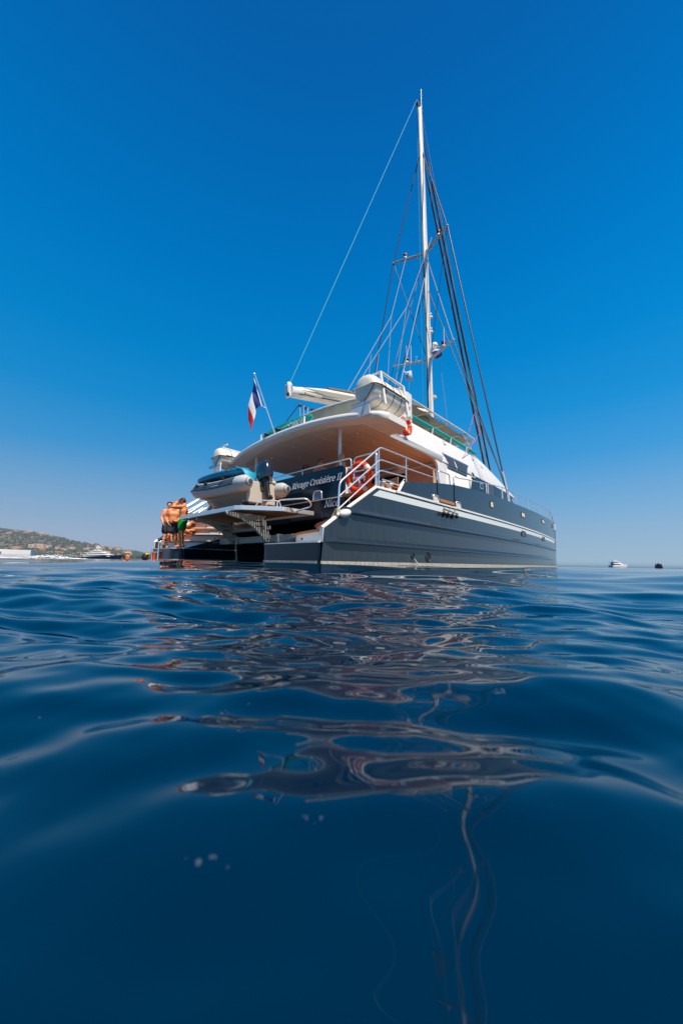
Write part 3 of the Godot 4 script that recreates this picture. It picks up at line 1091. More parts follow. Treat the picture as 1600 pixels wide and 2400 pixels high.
	# white stair rail and swim ladder on the port hull
	for q in [[0.0, 0.0], [0.27, -0.24], [0.52, -0.5]]:
		st = ST()
		tube(st, [Vector3(0.62, 1.98 - q[0], -4.72), Vector3(1.95 , 2.95 - q[0], -4.72)], 0.03, 8)
		obj("white_rail_sleeve", st, M.gelcoat, boat)
	st = ST()
	for z in [-4.35, -4.05, -3.75]:
		if z == -4.05: continue
		tube(st, rounded([Vector3(-0.06, -0.5, z), Vector3(-0.06, 0.82, z), Vector3(0.1, 0.84, z), Vector3(0.26, 0.8, z), Vector3(0.26, 0.57, z)], 0.12), 0.022, 8)
	for y in [-0.2, 0.12, 0.42]:
		tube(st, [Vector3(-0.06, y, -4.35), Vector3(-0.06, y, -3.75)], 0.02, 8)
	obj("swim_ladder", st, M.steel, boat)
	st = ST()
	tube(st, [Vector3(-0.09, 0.05, -4.05), Vector3(-0.09, 0.4, -4.05)], 0.045, 10)
	obj("ladder_float", st, M.orange, boat)

# ---------------------------------------------------------------- rig
func mast_at(y: float) -> Vector3:
	return Vector3(13.36 - (y - 8.0) * 0.0262, y, 0)

func line(parent: Node3D, called: String, pts: Array, r: float, m: Material) -> MeshInstance3D:
	var st := ST()
	tube(st, pts, r, 6)
	return obj(called, st, m, parent)

func make_rig(boat: Node3D) -> void:
	var st := ST()
	var rings := []
	for i in 13:
		var y := lerpf(5.4, 30.9, i / 12.0)
		var c := mast_at(y)
		var k := 1.0 if i < 10 else lerpf(1.0, 0.75, (i - 9) / 3.0)
		var r := PackedVector3Array()
		for j in 18:
			var a := TAU * j / 18
			r.append(c + Vector3(cos(a) * 0.24 * k, 0, -sin(a) * 0.155 * k))
		rings.append(r)
	skin(st, rings, true, true)
	var mast := obj("mast", st, M.gelcoat, boat)
	line(mast, "sail_track", [mast_at(6.2) + Vector3(-0.26, 0, 0), mast_at(30.9) + Vector3(-0.2, 0, 0)], 0.035, M.black)
	st = ST()
	box(st, mast_at(31.0) + Vector3(-0.1, 0, 0), Vector3(0.75, 0.18, 0.16), Basis(Vector3(0, 0, 1), -0.15), 0.03)
	ball(st, mast_at(31.15) + Vector3(-0.38, 0.02, 0), Vector3(0.09, 0.09, 0.05))
	obj("masthead_crane", st, M.bag, mast)
	line(mast, "masthead_aerial", [mast_at(31.0) + Vector3(0.2, 0, 0), mast_at(32.9) + Vector3(0.25, 0, 0)], 0.02, M.gelcoat)
	# spreaders: swept aft, one pair at each level
	for lv in [[12.62, 12.4, 2.0], [19.95, 12.28, 1.92]]:
		for s in [1.0, -1.0]:
			var a: Vector3 = mast_at(lv[0]) + Vector3(-0.02, 0, 0.1 * s)
			var b := Vector3(lv[1], lv[0] + 0.0, lv[2] * s)
			st = ST()
			tube(st, [a, b], [0.13, 0.07], 10, true, 0.45)
			ball(st, b, Vector3(0.08, 0.06, 0.08))
			var sp := obj("spreader", st, M.alloy, mast)
			var c := a.lerp(b, 0.6)
			st = ST()
			lathe(st, [[0.0, 0.0], [0.12, 0.0], [0.12, 0.1], [0.08, 0.16]], XF(c + Vector3(0, 0.05, 0)), 12)
			obj("lamp_foot", st, M.gelcoat, mast)
			st = ST()
			lathe(st, [[0.08, 0.0], [0.13, 0.06], [0.13, 0.2], [0.0, 0.22]], XF(c + Vector3(0, 0.2, 0)), 12)
			obj("spreader_lamp", st, M.red_lamp, mast)
	for q in [[-1.22, 12.55, 13.85], [-0.9, 12.5, 13.7], [1.33, 12.6, 13.85]]:
		line(mast, "whip_aerial", [Vector3(12.65, q[1], q[0]), Vector3(12.65, q[2], q[0])], 0.022, M.gelcoat)
	for q in [-0.58, 0.92, 1.13]:
		st = ST()
		lathe(st, [[0.03, 0.0], [0.03, 0.14], [0.06, 0.16], [0.06, 0.24], [0.0, 0.26]], XF(Vector3(12.75, 12.62, q)), 10)
		obj("satellite_aerial", st, M.gelcoat, mast)
	# radar and domes in front of the mast
	var rx := mast_at(13.0) + Vector3(0.55, 0.05, 0.25)
	st = ST()
	lathe(st, [[0.0, 0.0], [0.27, 0.0], [0.33, 0.05], [0.33, 0.2], [0.28, 0.3], [0.0, 0.32]], XF(rx), 20)
	var rd := obj("radar", st, M.gelcoat, mast)
	st = ST()
	lathe(st, [[0.24, -0.02], [0.338, 0.04], [0.338, 0.17], [0.33, 0.175]], XF(rx), 20)
	obj("radar_band", st, M.blue, mast)
	st = ST()
	box(st, rx + Vector3(-0.3, -0.1, -0.15), Vector3(0.5, 0.06, 0.2), Basis(), 0.02)
	box(st, rx + Vector3(-0.28, 0.5, -0.12), Vector3(0.4, 0.05, 0.16), Basis(), 0.02)
	obj("radar_bracket", st, M.gelcoat, mast)
	st = ST()
	ball(st, rx + Vector3(-0.12, 0.68, -0.06), Vector3(0.2, 0.2, 0.2))
	obj("satellite_dome", st, M.gelcoat, mast)
	for y in [14.6, 15.6]:
		st = ST()
		ball(st, mast_at(y) + Vector3(0.3, 0, 0.1), Vector3(0.1, 0.12, 0.1))
		box(st, mast_at(y) + Vector3(0.26, 0.22, 0.1), Vector3(0.12, 0.16, 0.1), Basis(), 0.03)
		obj("steaming_light", st, M.alloy, mast)
	st = ST()
	box(st, mast_at(10.2) + Vector3(0.32, 0.1, 0.12), Vector3(0.25, 0.2, 0.2), Basis(), 0.04)
	obj("deck_light", st, M.alloy, mast)
	# standing rigging
	for s in [1.0, -1.0]:
		var up := Vector3(12.28, 19.95, 1.92 * s)
		var lo := Vector3(12.4, 12.62, 2.0 * s)
		var chain := Vector3(11.85 if s > 0 else 11.4, 3.0, 4.66 * s)
		line(boat, "cap_shroud", [mast_at(27.8), up], 0.034, M.wire)
		line(boat, "cap_shroud", [up, chain], 0.036, M.wire)
		line(boat, "lower_shroud", [mast_at(19.6) + Vector3(0, 0, 0.1 * s), lo], 0.026, M.rope_grey)
		line(boat, "lower_shroud", [lo, chain + Vector3(0.25, 0, 0)], 0.024, M.wire)
		line(boat, "diagonal_shroud", [mast_at(17.4) + Vector3(0, 0, 0.1 * s), chain + Vector3(0.5, 0, 0)], 0.022, M.wire)
		line(boat, "diagonal_shroud", [up, mast_at(12.7) + Vector3(0, 0, 0.1 * s)], 0.02, M.wire)
		st = ST()
		tube(st, [chain, chain + Vector3(0.02, 0.5, -0.05 * s)], 0.06, 8)
		tube(st, [chain + Vector3(0.02, 0.5, -0.05 * s), chain + Vector3(0.03, 1.5, -0.22 * s)], [0.05, 0.035], 8)
		obj("rigging_screw", st, M.steel, boat)
	# furled headsails on their stays
	for q in [[27.1, Vector3(23.48, 2.9, 0), 0.085], [28.9, Vector3(24.6, 2.9, 0.0), 0.08]]:
		var a: Vector3 = mast_at(q[0]) + Vector3(0.25, 0, 0)
		var b: Vector3 = q[1]
		var pts := []
		var rad := []
		for i in 33:
			var t := i / 32.0
			pts.append(a.lerp(b, t))
			rad.append(0.03 if t < 0.04 or t > 0.95 else q[2] * (0.62 + 0.38 * sin(PI * t)) * (1.0 + 0.07 * sin(i * 2.1)))
		st = ST()
		tube(st, pts, rad, 10)
		obj("furled_headsail", st, M.furled, boat)
		var spiral := []
		for i in 121:
			var t := 0.05 + 0.88 * i / 120.0
			var ph := i * 0.55
			spiral.append(a.lerp(b, t) + Vector3(0.4, 0.3, 0).normalized() * cos(ph) * q[2] * 0.92 + Vector3(0, 0, 1) * sin(ph) * q[2] * 0.92)
		line(boat, "furling_line", spiral, 0.012, M.rope_grey)
	line(boat, "forestay", [mast_at(30.9) + Vector3(0.2, 0, 0), Vector3(23.9, 2.9, 0)], 0.018, M.rope_grey)
	st = ST()
	tube(st, [Vector3(23.6, 2.75, -3.75), Vector3(23.7, 2.85, 0), Vector3(23.6, 2.75, 3.75)], 0.16, 12)
	obj("forward_beam", st, M.alloy, boat)
	# boom: a trough with the sail bag in it
	var b0 := Vector3(2.72, 6.42, 0)
	var b1 := Vector3(12.95, 8.6, 0)
	rings = []
	for i in 9:
		var t := i / 8.0
		var c := b0.lerp(b1, t)
		var w := 0.24 + 0.08 * sin(PI * t)
		var hh := 0.17
		rings.append(PackedVector3Array([c + Vector3(0, -hh, 0.0), c + Vector3(0, -hh * 0.85, 0.11), c + Vector3(0, hh * 0.3, w), c + Vector3(0, hh, w * 0.85), c + Vector3(0, hh * 0.9, 0), c + Vector3(0, hh, -w * 0.85), c + Vector3(0, hh * 0.3, -w), c + Vector3(0, -hh * 0.85, -0.11)]))
	st = ST()
	skin(st, rings, true, true, 1)
	var boom := obj("boom", st, M.gelcoat, boat)
	st = ST()
	box(st, b0 + Vector3(-0.06, 0.04, 0), Vector3(0.13, 0.5, 0.24), Basis(Vector3(0, 0, 1), 0.12), 0.04)
	ball(st, b0 + Vector3(0.0, 0.32, 0.0), Vector3(0.12, 0.1, 0.08))
	obj("boom_end", st, M.gelcoat, boom)
	st = ST()
	ball(st, b0 + Vector3(-0.12, -0.14, 0.1), Vector3(0.05, 0.08, 0.06))
	obj("sheave", st, M.black, boom)
	line(boom, "boom_groove", [b0 + Vector3(0.3, -0.02, 0.225), b0.lerp(b1, 0.6) + Vector3(0, -0.02, 0.27)], 0.016, M.black)
	rings = []
	for i in 13:
		var t := i / 12.0
		var c := b0.lerp(b1, 0.02 + 0.96 * t) + Vector3(0, 0.15, 0)
		var h := 0.1 + 0.14 * minf(1.0, t * 6.0) + 0.3 * t
		var w := 0.12 + 0.13 * minf(1.0, t * 4.0) + 0.02 * sin(i * 1.7)
		rings.append(PackedVector3Array([c + Vector3(0, -0.05, w), c + Vector3(0, h * 0.7, w), c + Vector3(0, h, w * 0.4), c + Vector3(0, h, -w * 0.4), c + Vector3(0, h * 0.7, -w), c + Vector3(0, -0.05, -w)]))
	st = ST()
	skin(st, rings, true, true, 1)
	obj("stowed_mainsail", st, M.sailcloth, boom)
	st = ST()
	tube(st, [b0.lerp(b1, 0.19) + Vector3(0, 0.45, 0.05), b0.lerp(b1, 0.5) + Vector3(0, 0.58, 0.14), b0.lerp(b1, 0.95) + Vector3(0, 0.7, 0.1)], [0.09, 0.11, 0.12], 10)
	obj("sail_bag_roll", st, M.bag, boom)
	st = ST()
	for s in [1.0, -1.0]:
		prism(st, [Vector2(3.1, 6.68), Vector2(4.1, 6.93), Vector2(6.4, 7.5), Vector2(6.4, 7.25), Vector2(4.4, 6.82)], 0.285 * s, 0.3 * s)
	obj("sail_cover_side", st, M.screen, boom)
	line(boom, "clew_line", [b0 + Vector3(0.1, 0.25, 0.1), b0 + Vector3(0.6, 0.13, 0.26), b0 + Vector3(1.2, 0.16, 0.28), b0 + Vector3(1.9, 0.5, 0.18)], 0.014, M.rope_cream)
	# topping lift, mainsheet, lazy lines, halyards
	line(boat, "topping_lift", [mast_at(31.1) + Vector3(-0.45, 0, 0), b0 + Vector3(0.02, 0.36, 0)], 0.018, M.teal_rope)
	for q in [[0.35, 0.4], [0.55, 0.55], [0.75, 0.7], [1.0, 0.95]]:
		line(boat, "mainsheet", [b0 + Vector3(q[0] + 0.15, -0.3, 0.05), Vector3(3.0, 4.75, q[1])], 0.014, M.rope_grey)
	for x in [0.5, 0.75, 1.1]:
		st = ST()
		ball(st, b0 + Vector3(x, -0.36, 0.06), Vector3(0.06, 0.1, 0.05))
		obj("mainsheet_block", st, M.black, boat)
	line(boat, "preventer", [b0 + Vector3(0.5, -0.3, 0), Vector3(2.8, 4.75, -1.2)], 0.016, M.wire)
	line(boat, "preventer", [b0 + Vector3(1.0, -0.32, 0.05), Vector3(5.2, 5.9, 2.0)], 0.016, M.wire)
	for s in [1.0, -1.0]:
		var sp := Vector3(12.3, 19.9, 0.9 * s)
		var j1 := Vector3(10.0, 14.0, 0.5 * s)
		line(boat, "lazy_jack", [sp, j1], 0.016, M.rope_grey)
		line(boat, "lazy_jack", [j1, b0.lerp(b1, 0.3) + Vector3(0, 0.2, 0.2 * s)], 0.016, M.rope_grey)
		line(boat, "lazy_jack", [j1, b0.lerp(b1, 0.62) + Vector3(0, 0.2, 0.2 * s)], 0.014, M.rope_grey)
		line(boat, "lazy_jack", [j1.lerp(b0.lerp(b1, 0.3), 0.5), b0.lerp(b1, 0.46) + Vector3(0, 0.2, 0.2 * s)], 0.014, M.rope_grey)
	line(boat, "running_backstay", [mast_at(18.6), Vector3(6.0, 6.6, 2.6)], 0.018, M.rope_grey)
	line(boat, "halyard", [mast_at(30.9) + Vector3(-0.34, 0, 0.06), mast_at(7.5) + Vector3(-0.5, 0, 0.08)], 0.014, M.teal_rope)
	line(boat, "halyard", [mast_at(30.9) + Vector3(-0.3, 0, -0.06), mast_at(7.5) + Vector3(-0.72, 0, -0.1)], 0.014, M.teal_rope)
	line(boat, "flag_halyard", [Vector3(12.6, 12.6, -0.9), Vector3(12.2, 6.0, -1.2)], 0.01, M.rope_grey)
	line(boat, "flag_halyard", [Vector3(12.6, 12.6, 1.0), Vector3(12.6, 6.0, 1.6)], 0.01, M.rope_grey)
	line(boat, "barber_line", [Vector3(10.4, 4.9, 3.05), Vector3(12.3, 6.8, 3.3), Vector3(13.4, 8.4, 2.6)], 0.014, M.red_rope)
	line(boat, "barber_line", [Vector3(12.3, 6.9, 2.7), Vector3(13.4, 8.4, 2.6)], 0.014, M.red_rope)

# ---------------------------------------------------------------- hydraulic platform between the hulls
func make_platform(boat: Node3D) -> void:
	var st := ST()
	var flat := Transform3D(Basis(Vector3.RIGHT, Vector3(0, 0, 1), Vector3(0, -1, 0)), Vector3.ZERO)
	var out := [Vector2(0.12, -2.3), Vector2(0.12, 1.25), Vector2(0.22, 1.42), Vector2(1.05, 2.1), Vector2(1.15, 2.12), Vector2(2.2, 2.12), Vector2(2.2, -2.35), Vector2(0.25, -2.35)]
	# frame of edge beams with slatted grating inside
	var tops := []
	for p in out: tops.append(Vector3(p.x, 1.6, p.y))
	tops.append(tops[0])
	for i in out.size():
		var a: Vector3 = tops[i]
		var b: Vector3 = tops[i + 1]
		var d := (b - a)
		box(st, (a + b) * 0.5, Vector3(0.07, 0.13, d.length() + 0.02), Basis(Vector3.UP, atan2(d.x, d.z)), 0.012)
	var pf := obj("tender_platform", st, M.steel, boat)
	for i in 26:
		var x := 0.2 + 0.077 * i
		var z1 := 2.08 if x > 1.05 else 1.3 + (x - 0.15) * 0.85
		st = ST()
		box(st, Vector3(x, 1.625, (z1 - 2.3) * 0.5), Vector3(0.055, 0.035, z1 + 2.3), Basis(), 0.006)
		obj("slat", st, M.teak, pf)
	for z in [-1.5, 0.85]:
		st = ST()
		var pl := [Vector2(0.02, 1.53), Vector2(0.1, 1.44), Vector2(0.55, 1.36), Vector2(0.95, 1.16), Vector2(1.22, 0.93), Vector2(1.4, 0.76), Vector2(1.5, 0.74), Vector2(1.56, 0.8), Vector2(1.55, 0.95), Vector2(1.42, 1.25), Vector2(1.32, 1.53)]
		var off: float = 0.2 if z < 0 else 0.0
		prism(st, pl, z - 0.05, z + 0.05, XF(Vector3(off, 0, 0)))
		var br := obj("lifting_arm", st, M.galv, pf)
		for q in [[0.85, 1.44, 0.36], [1.05, 1.34, 0.3], [1.15, 1.2, 0.28], [1.28, 1.06, 0.2], [1.38, 0.92, 0.14], [0.5, 1.46, 0.2]]:
			st = ST()
			box(st, Vector3(q[0] + off, q[1], z), Vector3(q[2], 0.03, 0.112), Basis(), 0.0)
			obj("arm_slot", st, M.recess if q[1] < 1.4 and q[0] < 1.2 else M.cream, pf)
		for q in [[1.32, 1.45], [1.45, 0.82], [1.42, 1.1]]:
			st = ST()
			tube(st, [Vector3(q[0] + off, q[1], z - 0.065), Vector3(q[0] + off, q[1], z + 0.065)], 0.035, 10)
			obj("pin", st, M.black, pf)
	st = ST()
	box(st, Vector3(1.75, 0.86, 0.0), Vector3(0.16, 0.22, 5.1), Basis(), 0.02)
	for z in [-1.2, 1.15]: box(st, Vector3(1.7, 0.86, z), Vector3(0.2, 0.26, 0.1), Basis(), 0.01)
	obj("cross_beam", st, M.galv, boat)
	st = ST()
	box(st, Vector3(1.6, 1.2, -0.35), Vector3(0.1, 0.12, 2.3), Basis(), 0.02)
	box(st, Vector3(1.55, 1.2, -0.6), Vector3(0.02, 0.06, 0.5), Basis(), 0.01)
	obj("arm_tie", st, M.galv, boat)
	st = ST()
	for q in [[0.62, 1.7], [1.2, 2.1]]:
		pass
	tube(st, rounded([Vector3(1.0, 1.66, 1.95), Vector3(1.0, 1.86, 1.95), Vector3(1.55, 1.92, 2.6), Vector3(1.75, 1.72, 2.6), Vector3(1.5, 1.58, 2.1)], 0.14), 0.024, 8)
	tube(st, rounded([Vector3(0.55, 1.64, 1.55), Vector3(0.62, 1.84, 1.62), Vector3(1.05, 1.84, 1.98), Vector3(1.1, 1.64, 2.0)], 0.08), 0.02, 8)
	obj("platform_hoop", st, M.steel, pf)
	st = ST()
	for dz in [0.0, 0.12]:
		tube(st, [Vector3(0.5 + dz, 1.72, 1.0 + dz), Vector3(0.95 + dz, 1.76, 0.95 + dz)], 0.045, 8)
		tube(st, [Vector3(0.45 + dz, 1.8, 1.02 + dz), Vector3(0.9 + dz, 1.84, 1.0 + dz)], 0.04, 8)
	obj("tender_chock", st, M.rubber, pf)

# ---------------------------------------------------------------- people: a smooth field round the bones, meshed with surface nets
# bone: [a, b, ra, rb]
func field_mesh(st: SurfaceTool, bones: Array, cell: float, blend: float, cuts := []) -> void:
	var lo := Vector3(1e9, 1e9, 1e9)
	var hi := -lo
	for b in bones:
		var r: float = maxf(b[2], b[3])
		lo = lo.min(b[0] - Vector3.ONE * r).min(b[1] - Vector3.ONE * r)
		hi = hi.max(b[0] + Vector3.ONE * r).max(b[1] + Vector3.ONE * r)
	lo -= Vector3.ONE * cell * 2.5
	hi += Vector3.ONE * cell * 2.5
	var nx := int((hi.x - lo.x) / cell) + 2
	var ny := int((hi.y - lo.y) / cell) + 2
	var nz := int((hi.z - lo.z) / cell) + 2
	var D := PackedFloat32Array()
	D.resize(nx * ny * nz)
	D.fill(1.0)
	for b in bones:
		var a: Vector3 = b[0]
		var ab: Vector3 = b[1] - a
		var l2 := maxf(ab.length_squared(), 1e-9)
		var ra: float = b[2]
		var dr: float = b[3] - ra
		var m: float = maxf(b[2], b[3]) + blend + cell * 1.8
		var l0 := ((a.min(b[1]) - Vector3.ONE * m - lo) / cell).floor()
		var l1 := ((a.max(b[1]) + Vector3.ONE * m - lo) / cell).ceil()
		for i in range(maxi(0, int(l0.x)), mini(nx, int(l1.x) + 1)):
			for j in range(maxi(0, int(l0.y)), mini(ny, int(l1.y) + 1)):
				var row := (i * ny + j) * nz
				for k in range(maxi(0, int(l0.z)), mini(nz, int(l1.z) + 1)):
					var p := Vector3(lo.x + i * cell, lo.y + j * cell, lo.z + k * cell) - a
					var t := clampf(p.dot(ab) / l2, 0.0, 1.0)
					var d := (p - ab * t).length() - ra - dr * t
					var o := D[row + k]
					var h := blend - absf(d - o)
					d = minf(d, o)
					if h > 0.0: d -= h * h * 0.25 / blend
					D[row + k] = d
	for c in cuts:   # planes: [point, normal] keeps the side the normal points away from
		for i in nx:
			for j in ny:
				for k in nz:
					var q := (i * ny + j) * nz + k
					D[q] = maxf(D[q], (Vector3(lo.x + i * cell, lo.y + j * cell, lo.z + k * cell) - c[0]).dot(c[1]))
	var id := PackedInt32Array()
	id.resize(nx * ny * nz)
	id.fill(-1)
	var P := PackedVector3Array()
	var corner := [0, 1, nz, nz + 1, ny * nz, ny * nz + 1, ny * nz + nz, ny * nz + nz + 1]
	var ce := [[0, 1], [2, 3], [4, 5], [6, 7], [0, 2], [1, 3], [4, 6], [5, 7], [0, 4], [1, 5], [2, 6], [3, 7]]
	for i in nx - 1:
		for j in ny - 1:
			for k in nz - 1:
				var q := (i * ny + j) * nz + k
				var d0 := D[q]
				if absf(d0) > cell * 2.0: continue
				var neg := 0
				for c in corner:
					if D[q + c] < 0.0: neg += 1
				if neg == 0 or neg == 8: continue
				var s := Vector3.ZERO
				var n := 0
				for e in ce:
					var u := D[q + corner[e[0]]]
					var v := D[q + corner[e[1]]]
					if (u < 0.0) == (v < 0.0): continue
					var t := u / (u - v)
					var A := Vector3((e[0] >> 2) & 1, (e[0] >> 1) & 1, e[0] & 1)
					var B := Vector3((e[1] >> 2) & 1, (e[1] >> 1) & 1, e[1] & 1)
					s += A.lerp(B, t); n += 1
				id[q] = P.size()
				P.append(lo + (Vector3(i, j, k) + s / n) * cell)
	st.set_smooth_group(1)
	var sx := ny * nz
	for i in range(1, nx - 1):
		for j in range(1, ny - 1):
			for k in range(1, nz - 1):
				var q := (i * ny + j) * nz + k
				var a := D[q] < 0.0
				if absf(D[q]) > cell * 2.0: continue
				for ax in 3:
					var step: int = [sx, nz, 1][ax]
					if a == (D[q + step] < 0.0): continue
					var u: int = [nz, 1, sx][ax]
					var v: int = [1, sx, nz][ax]
					var w := [id[q - u - v], id[q - v], id[q], id[q - u]]
					if w[0] < 0 or w[1] < 0 or w[2] < 0 or w[3] < 0: continue
					if a: quad(st, P[w[0]], P[w[3]], P[w[2]], P[w[1]])
					else: quad(st, P[w[0]], P[w[1]], P[w[2]], P[w[3]])

func hand(st: SurfaceTool, wrist: Vector3, dir: Vector3, palm: Vector3, s := 1.0, curl := 0.5, left := 1.0) -> void:
	# dir: where the fingers point, palm: where the palm faces
	var x := dir.normalized()
	var n := (palm - x * palm.dot(x)).normalized()
	var y := n.cross(x) * left
	var B := []
	var c := wrist + x * 0.05 * s
	for k in 4:
		var off := (k - 1.5) * 0.021 * s
		var root := wrist + x * (0.088 - 0.004 * absf(k - 1.2)) * s + y * off
		B.append([wrist + x * 0.012 * s + y * off * 0.55, root, 0.015 * s, 0.0125 * s])
		var len: float = [0.068, 0.076, 0.07, 0.055][k] * s
		var a1: float = curl * (0.7 + 0.08 * k)
		var d1 := x * cos(a1) + n * sin(a1)
		var d2 := x * cos(a1 * 2.2) + n * sin(a1 * 2.2)
		var m1 := root + d1 * len * 0.5
		B.append([root, m1, 0.0098 * s, 0.0088 * s])
		B.append([m1, m1 + d2 * len * 0.5, 0.0088 * s, 0.0074 * s])
	var tr := wrist + x * 0.03 * s - y * 0.03 * s
	var td := (x * 0.75 - y * 0.6 + n * 0.35).normalized()
	B.append([wrist + x * 0.015 * s - y * 0.012 * s, tr, 0.014 * s, 0.0125 * s])
	B.append([tr, tr + td * 0.034 * s, 0.012 * s, 0.0105 * s])
	B.append([tr + td * 0.034 * s, tr + (td * 0.058 + x * 0.012 * 0.6) * s, 0.0105 * s, 0.0085 * s])
	field_mesh(st, B, 0.0058 * s, 0.004 * s)

# head with its centre at c, looking along f, crown towards u
func head(st: SurfaceTool, c: Vector3, f: Vector3, u: Vector3, s := 1.0) -> void:
	f = f.normalized()
	var up := (u - f * u.dot(f)).normalized()
	var r := f.cross(up)
	var q := func(a: float, b: float, d: float) -> Vector3: return c + (f * a + up * b + r * d) * s
	var B := [
		[q.call(-0.018, 0.035, -0.012), q.call(-0.018, 0.035, 0.012), 0.083 * s, 0.083 * s],
		[q.call(0.02, 0.03, 0), q.call(0.02, -0.01, 0), 0.07 * s, 0.062 * s],
		[q.call(0.038, -0.045, 0), q.call(0.052, -0.082, 0), 0.048 * s, 0.03 * s],
		[q.call(-0.005, -0.05, -0.03), q.call(0.045, -0.085, -0.016), 0.034 * s, 0.022 * s],
		[q.call(-0.005, -0.05, 0.03), q.call(0.045, -0.085, 0.016), 0.034 * s, 0.022 * s],
		[q.call(0.082, 0.018, 0), q.call(0.104, -0.022, 0), 0.011 * s, 0.016 * s],
		[q.call(0.075, 0.035, -0.035), q.call(0.082, 0.035, 0.0), 0.012 * s, 0.012 * s],
		[q.call(0.075, 0.035, 0.035), q.call(0.082, 0.035, 0.0), 0.012 * s, 0.012 * s],
		[q.call(0.076, -0.052, -0.018), q.call(0.076, -0.052, 0.018), 0.011 * s, 0.011 * s],
		[q.call(0.074, -0.064, -0.014), q.call(0.074, -0.064, 0.014), 0.011 * s, 0.011 * s],
		[q.call(-0.012, 0.02, -0.082), q.call(-0.006, -0.02, -0.076), 0.016 * s, 0.012 * s],
		[q.call(-0.012, 0.02, 0.082), q.call(-0.006, -0.02, 0.076), 0.016 * s, 0.012 * s],
		[q.call(-0.03, -0.05, 0), q.call(-0.035, -0.13, 0), 0.056 * s, 0.056 * s]]
	field_mesh(st, B, 0.0085 * s, 0.014 * s)

func hair(st: SurfaceTool, c: Vector3, f: Vector3, u: Vector3, s := 1.0, long := 0.0, thick := 0.012) -> void:
	f = f.normalized()
	var up := (u - f * u.dot(f)).normalized()
	var r := f.cross(up)
	var q := func(a: float, b: float, d: float) -> Vector3: return c + (f * a + up * b + r * d) * s
	var R: float = (0.083 + thick) * s
	var B := [[q.call(-0.02, 0.042, -0.012), q.call(-0.02, 0.042, 0.012), R, R], [q.call(0.02, 0.055, 0), q.call(0.035, 0.06, 0), 0.068 * s, 0.06 * s], [q.call(-0.05, 0.0, -0.03), q.call(-0.05, 0.0, 0.03), 0.06 * s, 0.06 * s]]
	for k in 7:
		var a := (k - 3) * 0.4
		B.append([q.call(0.05 * cos(a), 0.11, 0.05 * sin(a)), q.call(-0.06, 0.1, 0.06 * sin(a)), 0.02 * s, 0.022 * s])
	if long > 0.0:
		for z in [-0.05, 0.0, 0.05]: B.append([q.call(-0.06, 0.0, z), q.call(-0.075, -long, z * 0.8), 0.05 * s, 0.03 * s])
	field_mesh(st, B, 0.011 * s, 0.015 * s, [[q.call(0.045, 0.055, 0), (f * 0.9 - up * 0.55).normalized()]])

# joints of a person standing at the origin and facing +x, 1.8 m tall; each pose overrides some of them
func stand() -> Dictionary:
	return {"pelvis": Vector3(0, 0.96, 0), "waist": Vector3(0.0, 1.1, 0), "chest": Vector3(0.0, 1.3, 0), "neck": Vector3(-0.01, 1.5, 0), "head": Vector3(0.03, 1.665, 0), "look": Vector3(1, 0, 0), "crown": Vector3(0, 1, 0),
		"sl": Vector3(-0.01, 1.43, -0.19), "sr": Vector3(-0.01, 1.43, 0.19), "el": Vector3(-0.03, 1.15, -0.25), "er": Vector3(-0.03, 1.15, 0.25), "wl": Vector3(0.05, 0.9, -0.27), "wr": Vector3(0.05, 0.9, 0.27),
		"hl": Vector3(0, 0.92, -0.095), "hr": Vector3(0, 0.92, 0.095), "kl": Vector3(0.03, 0.5, -0.11), "kr": Vector3(0.03, 0.5, 0.11), "al": Vector3(-0.02, 0.09, -0.12), "ar": Vector3(-0.02, 0.09, 0.12), "tl": Vector3(0.16, 0.035, -0.15), "tr": Vector3(0.16, 0.035, 0.15)}

func body_bones(j: Dictionary, w := 1.0, legs := true) -> Array:
	var sd: Vector3 = (j.sr - j.sl).normalized()
	var hd: Vector3 = (j.hr - j.hl).normalized()
	var B := [
		[j.pelvis - hd * 0.07, j.waist - hd * 0.055, 0.108 * w, 0.1 * w], [j.pelvis + hd * 0.07, j.waist + hd * 0.055, 0.108 * w, 0.1 * w],
		[j.waist - sd * 0.055, j.chest - sd * 0.085, 0.1 * w, 0.112 * w], [j.waist + sd * 0.055, j.chest + sd * 0.085, 0.1 * w, 0.112 * w],
		[j.chest - sd * 0.09, j.sl + sd * 0.05, 0.105 * w, 0.065], [j.chest + sd * 0.09, j.sr - sd * 0.05, 0.105 * w, 0.065],
		[j.chest, j.neck, 0.1, 0.068], [j.neck, j.neck.lerp(j.head, 0.75), 0.06, 0.054], [j.sl, j.neck, 0.058, 0.06], [j.sr, j.neck, 0.058, 0.06],
		[j.sl, j.sl.lerp(j.el, 0.35), 0.062, 0.053], [j.sr, j.sr.lerp(j.er, 0.35), 0.062, 0.053],
		[j.sl.lerp(j.el, 0.35), j.el, 0.053, 0.04], [j.sr.lerp(j.er, 0.35), j.er, 0.053, 0.04],
		[j.el, j.el.lerp(j.wl, 0.3), 0.04, 0.043], [j.er, j.er.lerp(j.wr, 0.3), 0.04, 0.043], [j.el.lerp(j.wl, 0.3), j.wl, 0.043, 0.027], [j.er.lerp(j.wr, 0.3), j.wr, 0.043, 0.027]]
	if legs:
		for s in ["l", "r"]:
			var h: Vector3 = j["h" + s]; var k: Vector3 = j["k" + s]; var a: Vector3 = j["a" + s]; var t: Vector3 = j["t" + s]
			var heel: Vector3 = a - (t - a) * 0.25 + Vector3(0, -0.045, 0)
			B += [[h, k, 0.094, 0.056], [k, k.lerp(a, 0.32), 0.055, 0.057], [k.lerp(a, 0.32), a, 0.057, 0.036], [a, heel, 0.036, 0.034], [heel, t, 0.036, 0.026], [a, t, 0.036, 0.024]]
	return B

